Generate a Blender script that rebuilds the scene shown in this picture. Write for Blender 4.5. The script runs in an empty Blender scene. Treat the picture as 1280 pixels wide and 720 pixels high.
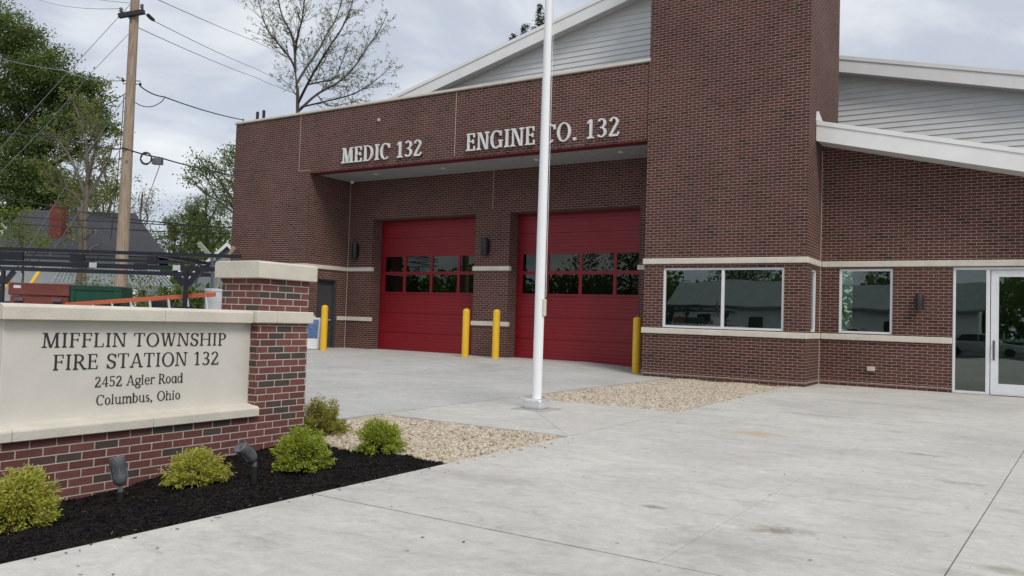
import bpy, bmesh, math, random
import numpy as np
from mathutils import Vector, Matrix

C = bpy.context.scene
COL = C.collection
R = math.radians
rng = np.random.default_rng(7)
random.seed(7)

# ------------------------------------------------------------------ camera
F_PX, YAW, PITCH, ROLL, EYE = 1008.0, 0.5633, 0.0378, 0.0320, 1.30
cy, sy, cp, sp = math.cos(YAW), math.sin(YAW), math.cos(PITCH), math.sin(PITCH)
FWD = Vector((-sy, cy, 0)); RIGHT = Vector((cy, sy, 0)); UPV = Vector((0, 0, 1))
LOOK = FWD * cp + UPV * sp
UPC = UPV * cp - FWD * sp
cr, sr = math.cos(ROLL), math.sin(ROLL)
CX = RIGHT * cr + UPC * sr
CYV = UPC * cr - RIGHT * sr
cam = bpy.data.cameras.new('camera')
cam.sensor_width = 36.0
cam.lens = 36.0 * F_PX / 1280.0
cam.clip_start = 0.1
cam.clip_end = 3000
camo = bpy.data.objects.new('camera', cam)
COL.objects.link(camo)
m = Matrix((CX, CYV, -LOOK)).transposed().to_4x4()
m.translation = Vector((0, 0, EYE))
camo.matrix_world = m
C.camera = camo

# ------------------------------------------------------------------ sky, sun, exposure
SUN_EL, SUN_AZ = R(46), math.atan2(-0.55, 0.83)     # azimuth of the sun as an angle from +X
w = bpy.data.worlds.new('World'); C.world = w; w.use_nodes = True
nt = w.node_tree; N = nt.nodes; L = nt.links
for n in list(N): N.remove(n)
out = N.new('ShaderNodeOutputWorld'); bg = N.new('ShaderNodeBackground')
bg.inputs[1].default_value = 0.10
sky = N.new('ShaderNodeTexSky'); sky.sky_type = 'NISHITA'; sky.sun_disc = False
sky.sun_elevation = SUN_EL
sky.sun_rotation = math.pi / 2 - SUN_AZ
tc = N.new('ShaderNodeTexCoord')
sep = N.new('ShaderNodeSeparateXYZ'); L.new(tc.outputs['Generated'], sep.inputs[0])
zz = N.new('ShaderNodeMath'); zz.operation = 'MAXIMUM'; L.new(sep.outputs[2], zz.inputs[0]); zz.inputs[1].default_value = 0.0
za = N.new('ShaderNodeMath'); za.operation = 'ADD'; L.new(zz.outputs[0], za.inputs[0]); za.inputs[1].default_value = 0.22
dx = N.new('ShaderNodeMath'); dx.operation = 'DIVIDE'; L.new(sep.outputs[0], dx.inputs[0]); L.new(za.outputs[0], dx.inputs[1])
dy = N.new('ShaderNodeMath'); dy.operation = 'DIVIDE'; L.new(sep.outputs[1], dy.inputs[0]); L.new(za.outputs[0], dy.inputs[1])
cv = N.new('ShaderNodeCombineXYZ'); L.new(dx.outputs[0], cv.inputs[0]); L.new(dy.outputs[0], cv.inputs[1]); cv.inputs[2].default_value = 3.7
nz = N.new('ShaderNodeTexNoise'); nz.inputs['Scale'].default_value = 2.1; nz.inputs['Detail'].default_value = 7; nz.inputs['Roughness'].default_value = 0.52
nz.inputs['Distortion'].default_value = 0.35
L.new(cv.outputs[0], nz.inputs['Vector'])
rp = N.new('ShaderNodeValToRGB'); e = rp.color_ramp.elements
e[0].position = 0.33; e[0].color = (4.4, 4.75, 5.4, 1)
e[1].position = 0.70; e[1].color = (7.7, 7.85, 7.9, 1)
k = e.new(0.46); k.color = (4.8, 5.15, 5.8, 1)
k = e.new(0.56); k.color = (6.2, 6.45, 6.8, 1)
L.new(nz.outputs[0], rp.inputs[0])
mxs = N.new('ShaderNodeMixRGB'); mxs.inputs[0].default_value = 0.88
L.new(sky.outputs[0], mxs.inputs[1]); L.new(rp.outputs[0], mxs.inputs[2])
L.new(mxs.outputs[0], bg.inputs[0]); L.new(bg.outputs[0], out.inputs[0])

sun = bpy.data.lights.new('sun', 'SUN'); sun.energy = 1.5; sun.angle = R(20); sun.color = (1.0, 0.94, 0.86)
suno = bpy.data.objects.new('sun', sun); COL.objects.link(suno)
sd = Vector((math.cos(SUN_AZ) * math.cos(SUN_EL), math.sin(SUN_AZ) * math.cos(SUN_EL), math.sin(SUN_EL)))
suno.rotation_euler = sd.to_track_quat('Z', 'Y').to_euler()
suno.location = (0, 0, 30)
vs = C.view_settings
vs.view_transform = 'Standard'; vs.look = 'None'; vs.exposure = 0.34; vs.gamma = 1.0; vs.use_curve_mapping = False

# ------------------------------------------------------------------ helpers: rays
def ray(x, y):
    dx_, dy_ = x - 640, y - 360
    return CX * (dx_ / F_PX) - CYV * (dy_ / F_PX) + LOOK
EYEV = Vector((0, 0, EYE))
def at_z(x, y, z=0.0):
    d = ray(x, y); return EYEV + d * ((z - EYE) / d.z)
def at_depth(x, y, D):
    d = ray(x, y); return EYEV + d * (D / d.dot(FWD))

# ------------------------------------------------------------------ materials
def newmat(name):
    ma = bpy.data.materials.new(name); ma.use_nodes = True
    nt = ma.node_tree
    b = nt.nodes['Principled BSDF']
    return ma, nt, nt.nodes, nt.links, b
def setin(b, **kw):
    for k_, v_ in kw.items():
        b.inputs[k_].default_value = v_
def mixc(nt, fac, a, b_, mode='MIX'):
    n = nt.nodes.new('ShaderNodeMixRGB'); n.blend_type = mode
    for i, v_ in enumerate((fac, a, b_)):
        if hasattr(v_, 'is_output') or hasattr(v_, 'links'): nt.links.new(v_, n.inputs[i])
        elif i == 0: n.inputs[0].default_value = v_
        else: n.inputs[i].default_value = (*v_[:3], 1)
    return n.outputs[0]
def noise(nt, scale, detail=4, rough=0.55, vec=None, dist=0.0):
    n = nt.nodes.new('ShaderNodeTexNoise'); n.inputs['Scale'].default_value = scale
    n.inputs['Detail'].default_value = detail; n.inputs['Roughness'].default_value = rough
    n.inputs['Distortion'].default_value = dist
    if vec is not None: nt.links.new(vec, n.inputs['Vector'])
    return n.outputs[0]
def ramp(nt, src, stops):
    n = nt.nodes.new('ShaderNodeValToRGB'); e = n.color_ramp.elements
    while len(e) < len(stops): e.new(0.5)
    for i, (p_, c_) in enumerate(stops):
        e[i].position = p_
        e[i].color = (c_, c_, c_, 1) if not hasattr(c_, '__len__') else (*c_[:3], 1)
    nt.links.new(src, n.inputs[0]); return n.outputs[0]
def wpos(nt, scale=(1, 1, 1)):
    g = nt.nodes.new('ShaderNodeNewGeometry')
    mp = nt.nodes.new('ShaderNodeMapping'); mp.inputs['Scale'].default_value = scale
    nt.links.new(g.outputs['Position'], mp.inputs['Vector']); return mp.outputs[0]
def opos(nt, scale=(1, 1, 1)):
    g = nt.nodes.new('ShaderNodeTexCoord')
    mp = nt.nodes.new('ShaderNodeMapping'); mp.inputs['Scale'].default_value = scale
    nt.links.new(g.outputs['Object'], mp.inputs['Vector']); return mp.outputs[0]
def bump(nt, b, h, dist=0.01, strength=1.0):
    n = nt.nodes.new('ShaderNodeBump'); n.inputs['Distance'].default_value = dist; n.inputs['Strength'].default_value = strength
    nt.links.new(h, n.inputs['Height']); nt.links.new(n.outputs[0], b.inputs['Normal'])
def paint(name, col, rough=0.5, metal=0.0, var=0.12, scale=6.0, bumpd=0.0, spec=0.5, rvar=0.08):
    ma, nt, N, L, b = newmat(name)
    v_ = opos(nt)
    f = noise(nt, scale, 5, 0.6, v_)
    c = mixc(nt, ramp(nt, f, [(0.3, 0.0), (0.72, 1.0)]), [x * (1 - var) for x in col], [min(1, x * (1 + var)) for x in col])
    L.new(c, b.inputs['Base Color'])
    r_ = ramp(nt, noise(nt, scale * 3, 4, 0.6, v_), [(0.3, max(0, rough - rvar)), (0.7, min(1, rough + rvar))])
    L.new(r_, b.inputs['Roughness'])
    setin(b, Metallic=metal); b.inputs['Specular IOR Level'].default_value = spec
    if bumpd: bump(nt, b, noise(nt, scale * 12, 3, 0.6, v_), bumpd)
    return ma
def brick(name, stops, mortar, bw=0.2032, bh=0.0677, mort=0.0095, grime=0.12):
    ma, nt, N, L, b = newmat(name)
    uv = N.new('ShaderNodeUVMap'); uv.uv_map = 'UVMap'
    # slight waviness of the joints
    bt = N.new('ShaderNodeTexBrick')
    L.new(uv.outputs[0], bt.inputs['Vector'])
    bt.offset = 0.5; bt.squash = 1.0
    setin(bt, Scale=1.0)
    bt.inputs['Color1'].default_value = (0, 0, 0, 1); bt.inputs['Color2'].default_value = (1, 1, 1, 1)
    bt.inputs['Mortar'].default_value = (0.5, 0.5, 0.5, 1)
    bt.inputs['Mortar Size'].default_value = mort / 2; bt.inputs['Mortar Smooth'].default_value = 0.15
    bt.inputs['Brick Width'].default_value = bw; bt.inputs['Row Height'].default_value = bh
    bt.inputs['Bias'].default_value = 0.0
    p_ = wpos(nt)
    colr = ramp(nt, bt.outputs['Color'], stops)
    nn = noise(nt, 22, 5, 0.65, p_)
    colr = mixc(nt, 0.35, colr, ramp(nt, nn, [(0.3, 0.35), (0.7, 0.75)]), 'OVERLAY')
    mo = mixc(nt, ramp(nt, noise(nt, 9, 5, 0.6, p_), [(0.3, 0), (0.7, 1)]), [x * 0.85 for x in mortar], [x * 1.12 for x in mortar])
    c = mixc(nt, bt.outputs['Fac'], colr, mo)
    big = ramp(nt, noise(nt, 0.55, 5, 0.6, p_), [(0.3, 1 - grime), (0.7, 1 + grime)])
    c = mixc(nt, 1.0, c, big, 'MULTIPLY')
    L.new(c, b.inputs['Base Color'])
    setin(b, Roughness=0.86); b.inputs['Specular IOR Level'].default_value = 0.25
    inv = N.new('ShaderNodeMath'); inv.operation = 'MULTIPLY_ADD'; inv.inputs[1].default_value = -1.0
    L.new(bt.outputs['Fac'], inv.inputs[0])
    sc = N.new('ShaderNodeMath'); sc.operation = 'MULTIPLY'; sc.inputs[1].default_value = 0.35
    L.new(nn, sc.inputs[0]); L.new(sc.outputs[0], inv.inputs[2])
    bump(nt, b, inv.outputs[0], 0.006)
    return ma
def glass(name, tint=(0.34, 0.42, 0.38), ior=1.55, rough=0.0):
    ma, nt, N, L, b = newmat(name)
    N.remove(b)
    o = N['Material Output']
    t = N.new('ShaderNodeBsdfTransparent'); t.inputs[0].default_value = (*tint, 1)
    g = N.new('ShaderNodeBsdfGlossy'); g.inputs['Roughness'].default_value = rough; g.inputs['Color'].default_value = (0.9, 0.95, 0.93, 1)
    fr = N.new('ShaderNodeFresnel'); fr.inputs[0].default_value = ior
    v_ = wpos(nt)
    bm_ = N.new('ShaderNodeBump'); bm_.inputs['Distance'].default_value = 0.02; bm_.inputs['Strength'].default_value = 0.15
    L.new(noise(nt, 0.9, 1, 0.4, v_), bm_.inputs['Height']); L.new(bm_.outputs[0], g.inputs['Normal'])
    mx = N.new('ShaderNodeMixShader'); L.new(fr.outputs[0], mx.inputs[0]); L.new(t.outputs[0], mx.inputs[1]); L.new(g.outputs[0], mx.inputs[2])
    L.new(mx.outputs[0], o.inputs[0])
    return ma
def island(name, stops, rough=0.7, transl=0.0, spec=0.3, extra=None):
    """colour picked per loose piece of the mesh (each leaf, stone or chip)"""
    ma, nt, N, L, b = newmat(name)
    g = N.new('ShaderNodeNewGeometry')
    c = ramp(nt, g.outputs['Random Per Island'], stops)
    if extra:
        f = noise(nt, extra[0], 3, 0.5, wpos(nt))
        c = mixc(nt, 1.0, c, ramp(nt, f, [(0.32, extra[1]), (0.68, extra[2])]), 'MULTIPLY')
    L.new(c, b.inputs['Base Color']); setin(b, Roughness=rough); b.inputs['Specular IOR Level'].default_value = spec
    if transl:
        o = N['Material Output']
        t = N.new('ShaderNodeBsdfTranslucent')
        L.new(mixc(nt, 1.0, c, (1.5, 1.5, 0.7), 'MULTIPLY'), t.inputs[0])
        mx = N.new('ShaderNodeMixShader'); mx.inputs[0].default_value = transl
        L.new(b.outputs[0], mx.inputs[1]); L.new(t.outputs[0], mx.inputs[2]); L.new(mx.outputs[0], o.inputs[0])
    return ma
def concrete_mat(name, base, stains=()):
    ma, nt, N, L, b = newmat(name)
    p_ = wpos(nt)
    big = noise(nt, 0.5, 6, 0.62, p_, 0.6)
    mid = noise(nt, 3.1, 8, 0.70, wpos(nt, (0.75, 1.25, 1)), 0.9)
    fine = noise(nt, 55, 5, 0.75, p_)
    strk = noise(nt, 1.6, 7, 0.72, wpos(nt, (0.8, 2.2, 1)), 1.6)
    c = mixc(nt, ramp(nt, big, [(0.34, 0), (0.66, 1)]), [x * 0.87 for x in base], [x * 1.07 for x in base])
    c = mixc(nt, 1.0, c, ramp(nt, mid, [(0.30, 0.80), (0.46, 0.98), (0.58, 1.01), (0.70, 1.14)]), 'MULTIPLY')
    c = mixc(nt, 1.0, c, ramp(nt, strk, [(0.27, 0.74), (0.39, 0.96), (0.5, 1.0), (0.64, 1.0), (0.74, 1.10)]), 'MULTIPLY')
    c = mixc(nt, 1.0, c, ramp(nt, fine, [(0.3, 0.93), (0.7, 1.06)]), 'MULTIPLY')
    c = mixc(nt, 1.0, c, ramp(nt, noise(nt, 11, 6, 0.72, p_, 0.4), [(0.30, 0.88), (0.5, 1.0), (0.70, 1.08)]), 'MULTIPLY')
    # small dark specks (leaves, dirt)
    vo = N.new('ShaderNodeTexVoronoi'); vo.inputs['Scale'].default_value = 1.7; L.new(p_, vo.inputs['Vector'])
    c = mixc(nt, ramp(nt, vo.outputs['Distance'], [(0.015, 0.55), (0.035, 0.0)]), c, (0.10, 0.085, 0.07))
    nw = noise(nt, 7, 5, 0.65, p_, 0.5)
    for (sx, sy_, rx, ry, col, a_) in stains:
        mp = N.new('ShaderNodeMapping'); mp.vector_type = 'POINT'
        mp.inputs['Location'].default_value = (-sx / rx, -sy_ / ry, 0); mp.inputs['Scale'].default_value = (1 / rx, 1 / ry, 0)
        g = N.new('ShaderNodeNewGeometry'); L.new(g.outputs['Position'], mp.inputs['Vector'])
        ln = N.new('ShaderNodeVectorMath'); ln.operation = 'LENGTH'; L.new(mp.outputs[0], ln.inputs[0])
        ad = N.new('ShaderNodeMath'); ad.operation = 'MULTIPLY_ADD'; ad.inputs[1].default_value = 2.6; L.new(nw, ad.inputs[0]); L.new(ln.outputs['Value'], ad.inputs[2])
        sc_ = N.new('ShaderNodeMath'); sc_.operation = 'MULTIPLY'; sc_.inputs[1].default_value = 0.3; L.new(ad.outputs[0], sc_.inputs[0])
        c = mixc(nt, ramp(nt, sc_.outputs[0], [(0.42, a_), (0.70, 0.0)]), c, col)
    L.new(c, b.inputs['Base Color'])
    setin(b, Roughness=0.82); b.inputs['Specular IOR Level'].default_value = 0.3
    ad = N.new('ShaderNodeMath'); ad.operation = 'MULTIPLY_ADD'; ad.inputs[1].default_value = 0.5
    L.new(fine, ad.inputs[0]); L.new(noise(nt, 140, 2, 0.5, wpos(nt, (0.1, 1, 1))), ad.inputs[2])
    bump(nt, b, ad.outputs[0], 0.003)
    return ma

M = {}
M['brick'] = brick('station_brick', [(0.0, (0.040, 0.025, 0.024)), (0.08, (0.058, 0.030, 0.027)), (0.16, (0.080, 0.034, 0.030)), (0.6, (0.094, 0.037, 0.032)), (0.85, (0.104, 0.042, 0.035)), (1.0, (0.090, 0.043, 0.035))], (0.36, 0.265, 0.225), mort=0.0122, grime=0.17)
M['sign_brick'] = brick('sign_brick', [(0.0, (0.070, 0.058, 0.050)), (0.13, (0.082, 0.062, 0.053)), (0.19, (0.125, 0.052, 0.046)), (0.5, (0.155, 0.061, 0.055)), (0.9, (0.18, 0.072, 0.064)), (1.0, (0.14, 0.066, 0.057))], (0.52, 0.46, 0.41), mort=0.0105, grime=0.13)
M['stone'] = paint('cast_stone', (0.65, 0.61, 0.525), 0.8, var=0.09, scale=4, bumpd=0.004, spec=0.25)
M['panel'] = paint('sign_panel_stone', (0.66, 0.635, 0.575), 0.75, var=0.06, scale=2.5, bumpd=0.002, spec=0.25)
M['red'] = paint('red_door_paint', (0.225, 0.004, 0.011), 0.42, var=0.10, scale=0.8)
M['red_steel'] = paint('red_lintel_paint', (0.12, 0.012, 0.018), 0.5)
M['white'] = paint('white_aluminium', (0.74, 0.76, 0.78), 0.42, var=0.05)
M['fascia'] = paint('white_fascia', (0.84, 0.84, 0.83), 0.5, var=0.05, scale=2)
M['siding'] = paint('grey_lap_siding', (0.78, 0.79, 0.78), 0.6, var=0.05, scale=2)
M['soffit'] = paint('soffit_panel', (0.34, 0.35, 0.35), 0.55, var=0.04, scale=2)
M['roof'] = paint('roof_shingle', (0.06, 0.06, 0.065), 0.9, var=0.2, scale=8)
M['grey_door'] = paint('grey_steel_door', (0.055, 0.058, 0.06), 0.5)
M['letter'] = paint('brushed_letter_metal', (0.74, 0.74, 0.73), 0.4, metal=0.0, var=0.08)
M['ink'] = paint('dark_lettering', (0.028, 0.026, 0.025), 0.6)
M['yellow'] = paint('yellow_bollard_sleeve', (0.78, 0.47, 0.025), 0.42, var=0.07)
M['black'] = paint('black_metal', (0.018, 0.018, 0.02), 0.45)
M['bronze'] = paint('dark_bronze', (0.03, 0.025, 0.022), 0.45)
M['grey_cast'] = paint('grey_cast_metal', (0.14, 0.147, 0.165), 0.42, metal=0.2)
M['alu'] = paint('satin_aluminium', (0.75, 0.76, 0.78), 0.33, metal=0.55, var=0.05)
M['pole_white'] = paint('white_pole_paint', (0.86, 0.87, 0.89), 0.36, metal=0.0, var=0.02, scale=0.6, rvar=0.02)
M['trim_white'] = paint('white_trim', (0.70, 0.71, 0.71), 0.55, var=0.04)
M['line_white'] = paint('pale_wire', (0.26, 0.27, 0.26), 0.6)
M['sealant'] = paint('sealant', (0.55, 0.47, 0.41), 0.8)
M['glass'] = glass('window_glass', (0.58, 0.68, 0.63), 2.1)
M['bay_glass'] = glass('bay_door_glass', (0.30, 0.34, 0.29), 1.6)
M['dim'] = paint('interior_wall', (0.52, 0.54, 0.50), 0.8)
def pole_wood():
    ma, nt, N, L, b = newmat('weathered_pole_wood')
    g_ = noise(nt, 6, 6, 0.7, wpos(nt, (3, 3, 0.35))); c = ramp(nt, g_, [(0.3, (0.20, 0.145, 0.105)), (0.5, (0.33, 0.255, 0.19)), (0.7, (0.42, 0.34, 0.27))])
    vo = N.new('ShaderNodeTexVoronoi'); vo.inputs['Scale'].default_value = 2.2; L.new(wpos(nt, (1, 1, 0.8)), vo.inputs['Vector'])
    c = mixc(nt, ramp(nt, vo.outputs['Distance'], [(0.06, 0.75), (0.12, 0.0)]), c, (0.07, 0.05, 0.04))
    L.new(c, b.inputs['Base Color']); setin(b, Roughness=0.88); bump(nt, b, g_, 0.01)
    return ma
M['wood'] = pole_wood()
M['cable'] = paint('cable_black', (0.03, 0.03, 0.032), 0.6)
M['wire'] = paint('bare_wire', (0.12, 0.12, 0.13), 0.5)
M['bark'] = paint('bark', (0.085, 0.07, 0.058), 0.9, var=0.3, scale=5)
M['pale_bark'] = paint('pale_bark', (0.15, 0.125, 0.10), 0.9, var=0.3, scale=5)
M['truck_white'] = paint('white_truck_paint', (0.76, 0.77, 0.78), 0.3, var=0.03)
M['rubber'] = paint('tyre_rubber', (0.022, 0.022, 0.022), 0.8)
M['rust_box'] = paint('red_brown_toolbox', (0.20, 0.055, 0.042), 0.5, var=0.15)
M['green_box'] = paint('green_toolbox', (0.012, 0.075, 0.045), 0.45)
M['orange'] = paint('orange_fibreglass', (0.52, 0.125, 0.06), 0.5)
M['rack'] = paint('rack_black', (0.016, 0.018, 0.028), 0.4)
M['navy'] = paint('blue_cloth', (0.12, 0.28, 0.62), 0.7)
M['pale_green'] = paint('pale_blade', (0.52, 0.56, 0.42), 0.5)
M['tan'] = paint('tan_wood', (0.36, 0.26, 0.18), 0.7)

# ------------------------------------------------------------------ mesh building
class MB:
    def __init__(s): s.v = []; s.f = []; s.mi = []
    def add(s, verts, faces, mi=0):
        o = len(s.v); s.v += [tuple(x) for x in verts]
        s.f += [tuple(i + o for i in f) for f in faces]; s.mi += [mi] * len(faces)
        return s
    def box(s, x0, x1, y0, y1, z0, z1, mi=0):
        v = [(x0, y0, z0), (x1, y0, z0), (x1, y1, z0), (x0, y1, z0), (x0, y0, z1), (x1, y0, z1), (x1, y1, z1), (x0, y1, z1)]
        return s.add(v, [(0, 3, 2, 1), (4, 5, 6, 7), (0, 1, 5, 4), (1, 2, 6, 5), (2, 3, 7, 6), (3, 0, 4, 7)], mi)
    def obox(s, c, ax, ay, az, mi=0):
        """box from a centre and three half-axis vectors"""
        c, ax, ay, az = map(Vector, (c, ax, ay, az))
        v = [c + ax * i + ay * j + az * k_ for k_ in (-1, 1) for (i, j) in ((-1, -1), (1, -1), (1, 1), (-1, 1))]
        return s.add(v, [(0, 3, 2, 1), (4, 5, 6, 7), (0, 1, 5, 4), (1, 2, 6, 5), (2, 3, 7, 6), (3, 0, 4, 7)], mi)
    def prism(s, poly, axis, a0, a1, mi=0):
        """extrude a 2-D polygon along an axis: 'y' poly=(x,z), 'x' poly=(y,z), 'z' poly=(x,y)"""
        n = len(poly)
        def P(p_, a):
            return (p_[0], a, p_[1]) if axis == 'y' else (a, p_[0], p_[1]) if axis == 'x' else (p_[0], p_[1], a)
        v = [P(p_, a0) for p_ in poly] + [P(p_, a1) for p_ in poly]
        f = [tuple(range(n)), tuple(range(2 * n - 1, n - 1, -1))] + [(i, (i + 1) % n + 0, (i + 1) % n + n, i + n) for i in range(n)]
        return s.add(v, f, mi)
    def tube(s, pts, r, sides=8, mi=0, cap=True):
        pts = [Vector(p_) for p_ in pts]; n = len(pts)
        rr = r if hasattr(r, '__len__') else [r] * n
        base = len(s.v); ref = None
        for i, p_ in enumerate(pts):
            t = (pts[min(i + 1, n - 1)] - pts[max(i - 1, 0)]).normalized()
            if ref is None or abs(ref.dot(t)) > 0.95:
                ref = Vector((0, 0, 1)) if abs(t.z) < 0.9 else Vector((1, 0, 0))
            a = t.cross(ref).normalized(); b_ = t.cross(a); ref = a.cross(t) if False else ref
            for k_ in range(sides):
                an = 2 * math.pi * k_ / sides
                s.v.append(tuple(p_ + (a * math.cos(an) + b_ * math.sin(an)) * rr[i]))
        for i in range(n - 1):
            for k_ in range(sides):
                k2 = (k_ + 1) % sides
                s.f.append((base + i * sides + k_, base + i * sides + k2, base + (i + 1) * sides + k2, base + (i + 1) * sides + k_)); s.mi.append(mi)
        if cap:
            s.f.append(tuple(base + k_ for k_ in range(sides - 1, -1, -1))); s.mi.append(mi)
            s.f.append(tuple(base + (n - 1) * sides + k_ for k_ in range(sides))); s.mi.append(mi)
        return s
    def lathe(s, c, prof, sides=24, mi=0, axis=(0, 0, 1)):
        q = Vector((0, 0, 1)).rotation_difference(Vector(axis).normalized())
        c = Vector(c); base = len(s.v); n = len(prof)
        for (r, z) in prof:
            for k_ in range(sides):
                an = 2 * math.pi * k_ / sides
                s.v.append(tuple(c + q @ Vector((r * math.cos(an), r * math.sin(an), z))))
        for i in range(n - 1):
            for k_ in range(sides):
                k2 = (k_ + 1) % sides
                s.f.append((base + i * sides + k_, base + i * sides + k2, base + (i + 1) * sides + k2, base + (i + 1) * sides + k_)); s.mi.append(mi)
        s.f.append(tuple(base + k_ for k_ in range(sides - 1, -1, -1))); s.mi.append(mi)
        s.f.append(tuple(base + (n - 1) * sides + k_ for k_ in range(sides))); s.mi.append(mi)
        return s
ORG = {}
def tag(o, label=None, cat=None, group=None, kind=None):
    if label: o['label'] = label
    if cat: o['category'] = cat
    if group: o['group'] = group
    if kind: o['kind'] = kind
    return o
def link(name, me, mats, parent=None, origin=None):
    o = bpy.data.objects.new(name, me); COL.objects.link(o)
    for ma in (mats if isinstance(mats, (list, tuple)) else [mats]): me.materials.append(ma)
    if parent is not None: o.parent = parent
    return o
def build(name, mb, mats, parent=None, origin=None, bevel=0.0, seg=1, smooth=False, uv=True):
    """link the builder as ONE mesh object; coordinates are given in world space"""
    org = Vector(ORG.get(parent, (0, 0, 0))) if parent is not None else Vector(origin or (0, 0, 0))
    me = bpy.data.meshes.new(name)
    me.from_pydata([tuple(Vector(v) - org) for v in mb.v], [], mb.f)
    me.polygons.foreach_set('material_index', mb.mi)
    bm = bmesh.new(); bm.from_mesh(me)
    bmesh.ops.recalc_face_normals(bm, faces=bm.faces)
    if bevel:
        ed = [e_ for e_ in bm.edges if len(e_.link_faces) == 2 and e_.calc_face_angle(0) > 0.5]
        bmesh.ops.bevel(bm, geom=ed, offset=bevel, segments=seg, affect='EDGES', clamp_overlap=True, profile=0.6)
    if uv:
        uvl = bm.loops.layers.uv.new('UVMap')
        for f in bm.faces:
            n = f.normal
            for l in f.loops:
                p_ = l.vert.co + org
                if abs(n.z) > 0.8: l[uvl].uv = (p_.x, p_.y)
                elif abs(n.x) > abs(n.y): l[uvl].uv = (p_.y, p_.z)
                else: l[uvl].uv = (p_.x, p_.z)
    bm.to_mesh(me); bm.free()
    if smooth:
        me.polygons.foreach_set('use_smooth', [True] * len(me.polygons))
        if smooth != 'all': me.set_sharp_from_angle(angle=R(40))
    o = link(name, me, mats, parent)
    if parent is None: o.location = org
    ORG[o] = org
    return o
def empty(name, loc, label=None, cat=None, group=None, rz=0.0):
    o = bpy.data.objects.new(name, None); COL.objects.link(o); o.location = loc; o.rotation_euler = (0, 0, rz)
    o.empty_display_size = 0.2
    ORG[o] = Vector(loc); tag(o, label, cat, group); return o
def wall(mb, axis, plane, depth, a0, a1, z0, z1, holes, mi=0):
    """slab in the plane y=plane (axis 'x') or x=plane (axis 'y'), thickness 'depth' behind it, with rectangular holes"""
    A = sorted(set([a0, a1] + [v for h in holes for v in h[:2]])); Z = sorted(set([z0, z1] + [v for h in holes for v in h[2:]]))
    def P(a, d, z): return (a, plane + d, z) if axis == 'x' else (plane + d, a, z)
    def inside(a, z): return any(h[0] < a < h[1] and h[2] < z < h[3] for h in holes)
    ca = [(A[i], A[i + 1]) for i in range(len(A) - 1)]; cz = [(Z[i], Z[i + 1]) for i in range(len(Z) - 1)]
    solid = {(i, j): not inside(sum(ca[i]) / 2, sum(cz[j]) / 2) for i in range(len(ca)) for j in range(len(cz))}
    for (i, j), s_ in solid.items():
        if not s_: continue
        (l, r), (b_, t) = ca[i], cz[j]
        for d in (0, depth): mb.add([P(l, d, b_), P(r, d, b_), P(r, d, t), P(l, d, t)], [(0, 1, 2, 3)], mi)
        if not solid.get((i - 1, j), False): mb.add([P(l, 0, b_), P(l, depth, b_), P(l, depth, t), P(l, 0, t)], [(0, 1, 2, 3)], mi)
        if not solid.get((i + 1, j), False): mb.add([P(r, 0, b_), P(r, depth, b_), P(r, depth, t), P(r, 0, t)], [(0, 1, 2, 3)], mi)
        if not solid.get((i, j - 1), False): mb.add([P(l, 0, b_), P(r, 0, b_), P(r, depth, b_), P(l, depth, b_)], [(0, 1, 2, 3)], mi)
        if not solid.get((i, j + 1), False): mb.add([P(l, 0, t), P(r, 0, t), P(r, depth, t), P(l, depth, t)], [(0, 1, 2, 3)], mi)
    return mb
def weld_build(name, mb, mats, parent, **kw):
    """wall slabs: merge the shared corners so that normals can be made consistent"""
    idx = {}; nv = []; remap = []
    for v in mb.v:
        k_ = tuple(round(c, 5) for c in v)
        if k_ not in idx: idx[k_] = len(nv); nv.append(v)
        remap.append(idx[k_])
    mb.v = nv; mb.f = [tuple(remap[i] for i in f) for f in mb.f]
    return build(name, mb, mats, parent, **kw)
def np_mesh(name, V, nper, mats, parent=None, origin=(0, 0, 0), smooth=False):
    """many loose polygons of nper corners each; V is (n, nper, 3) in world space"""
    V = np.asarray(V, dtype=np.float32) - np.array(origin, dtype=np.float32); n = V.shape[0]
    me = bpy.data.meshes.new(name)
    me.vertices.add(n * nper); me.vertices.foreach_set('co', V.reshape(-1))
    me.loops.add(n * nper); me.loops.foreach_set('vertex_index', np.arange(n * nper, dtype=np.int32))
    me.polygons.add(n); me.polygons.foreach_set('loop_start', np.arange(0, n * nper, nper, dtype=np.int32))
    me.polygons.foreach_set('loop_total', np.full(n, nper, dtype=np.int32))
    me.update(calc_edges=True); me.validate()
    o = link(name, me, mats, parent)
    if parent is None: o.location = origin
    return o
def solids(name, base_v, base_f, T, mats, parent=None, origin=(0, 0, 0), smooth=False):
    """copies of a small solid, one per 3x4 transform in T (n,3,4), in one mesh"""
    bv = np.asarray(base_v, dtype=np.float32); bf = np.asarray(base_f, dtype=np.int32)
    n = T.shape[0]; nv = len(bv)
    V = np.einsum('nij,vj->nvi', T[:, :, :3], bv) + T[:, None, :, 3] - np.array(origin, dtype=np.float32)
    Fa = (bf[None] + (np.arange(n) * nv)[:, None, None]).reshape(-1, bf.shape[1])
    me = bpy.data.meshes.new(name)
    me.vertices.add(n * nv); me.vertices.foreach_set('co', V.reshape(-1).astype(np.float32))
    k_ = bf.shape[1]
    me.loops.add(Fa.size); me.loops.foreach_set('vertex_index', Fa.reshape(-1).astype(np.int32))
    me.polygons.add(len(Fa)); me.polygons.foreach_set('loop_start', np.arange(0, Fa.size, k_, dtype=np.int32))
    me.polygons.foreach_set('loop_total', np.full(len(Fa), k_, dtype=np.int32))
    me.update(calc_edges=True); me.validate()
    if smooth: me.polygons.foreach_set('use_smooth', [True] * len(me.polygons))
    o = link(name, me, mats, parent)
    if parent is None: o.location = origin
    return o
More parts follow.
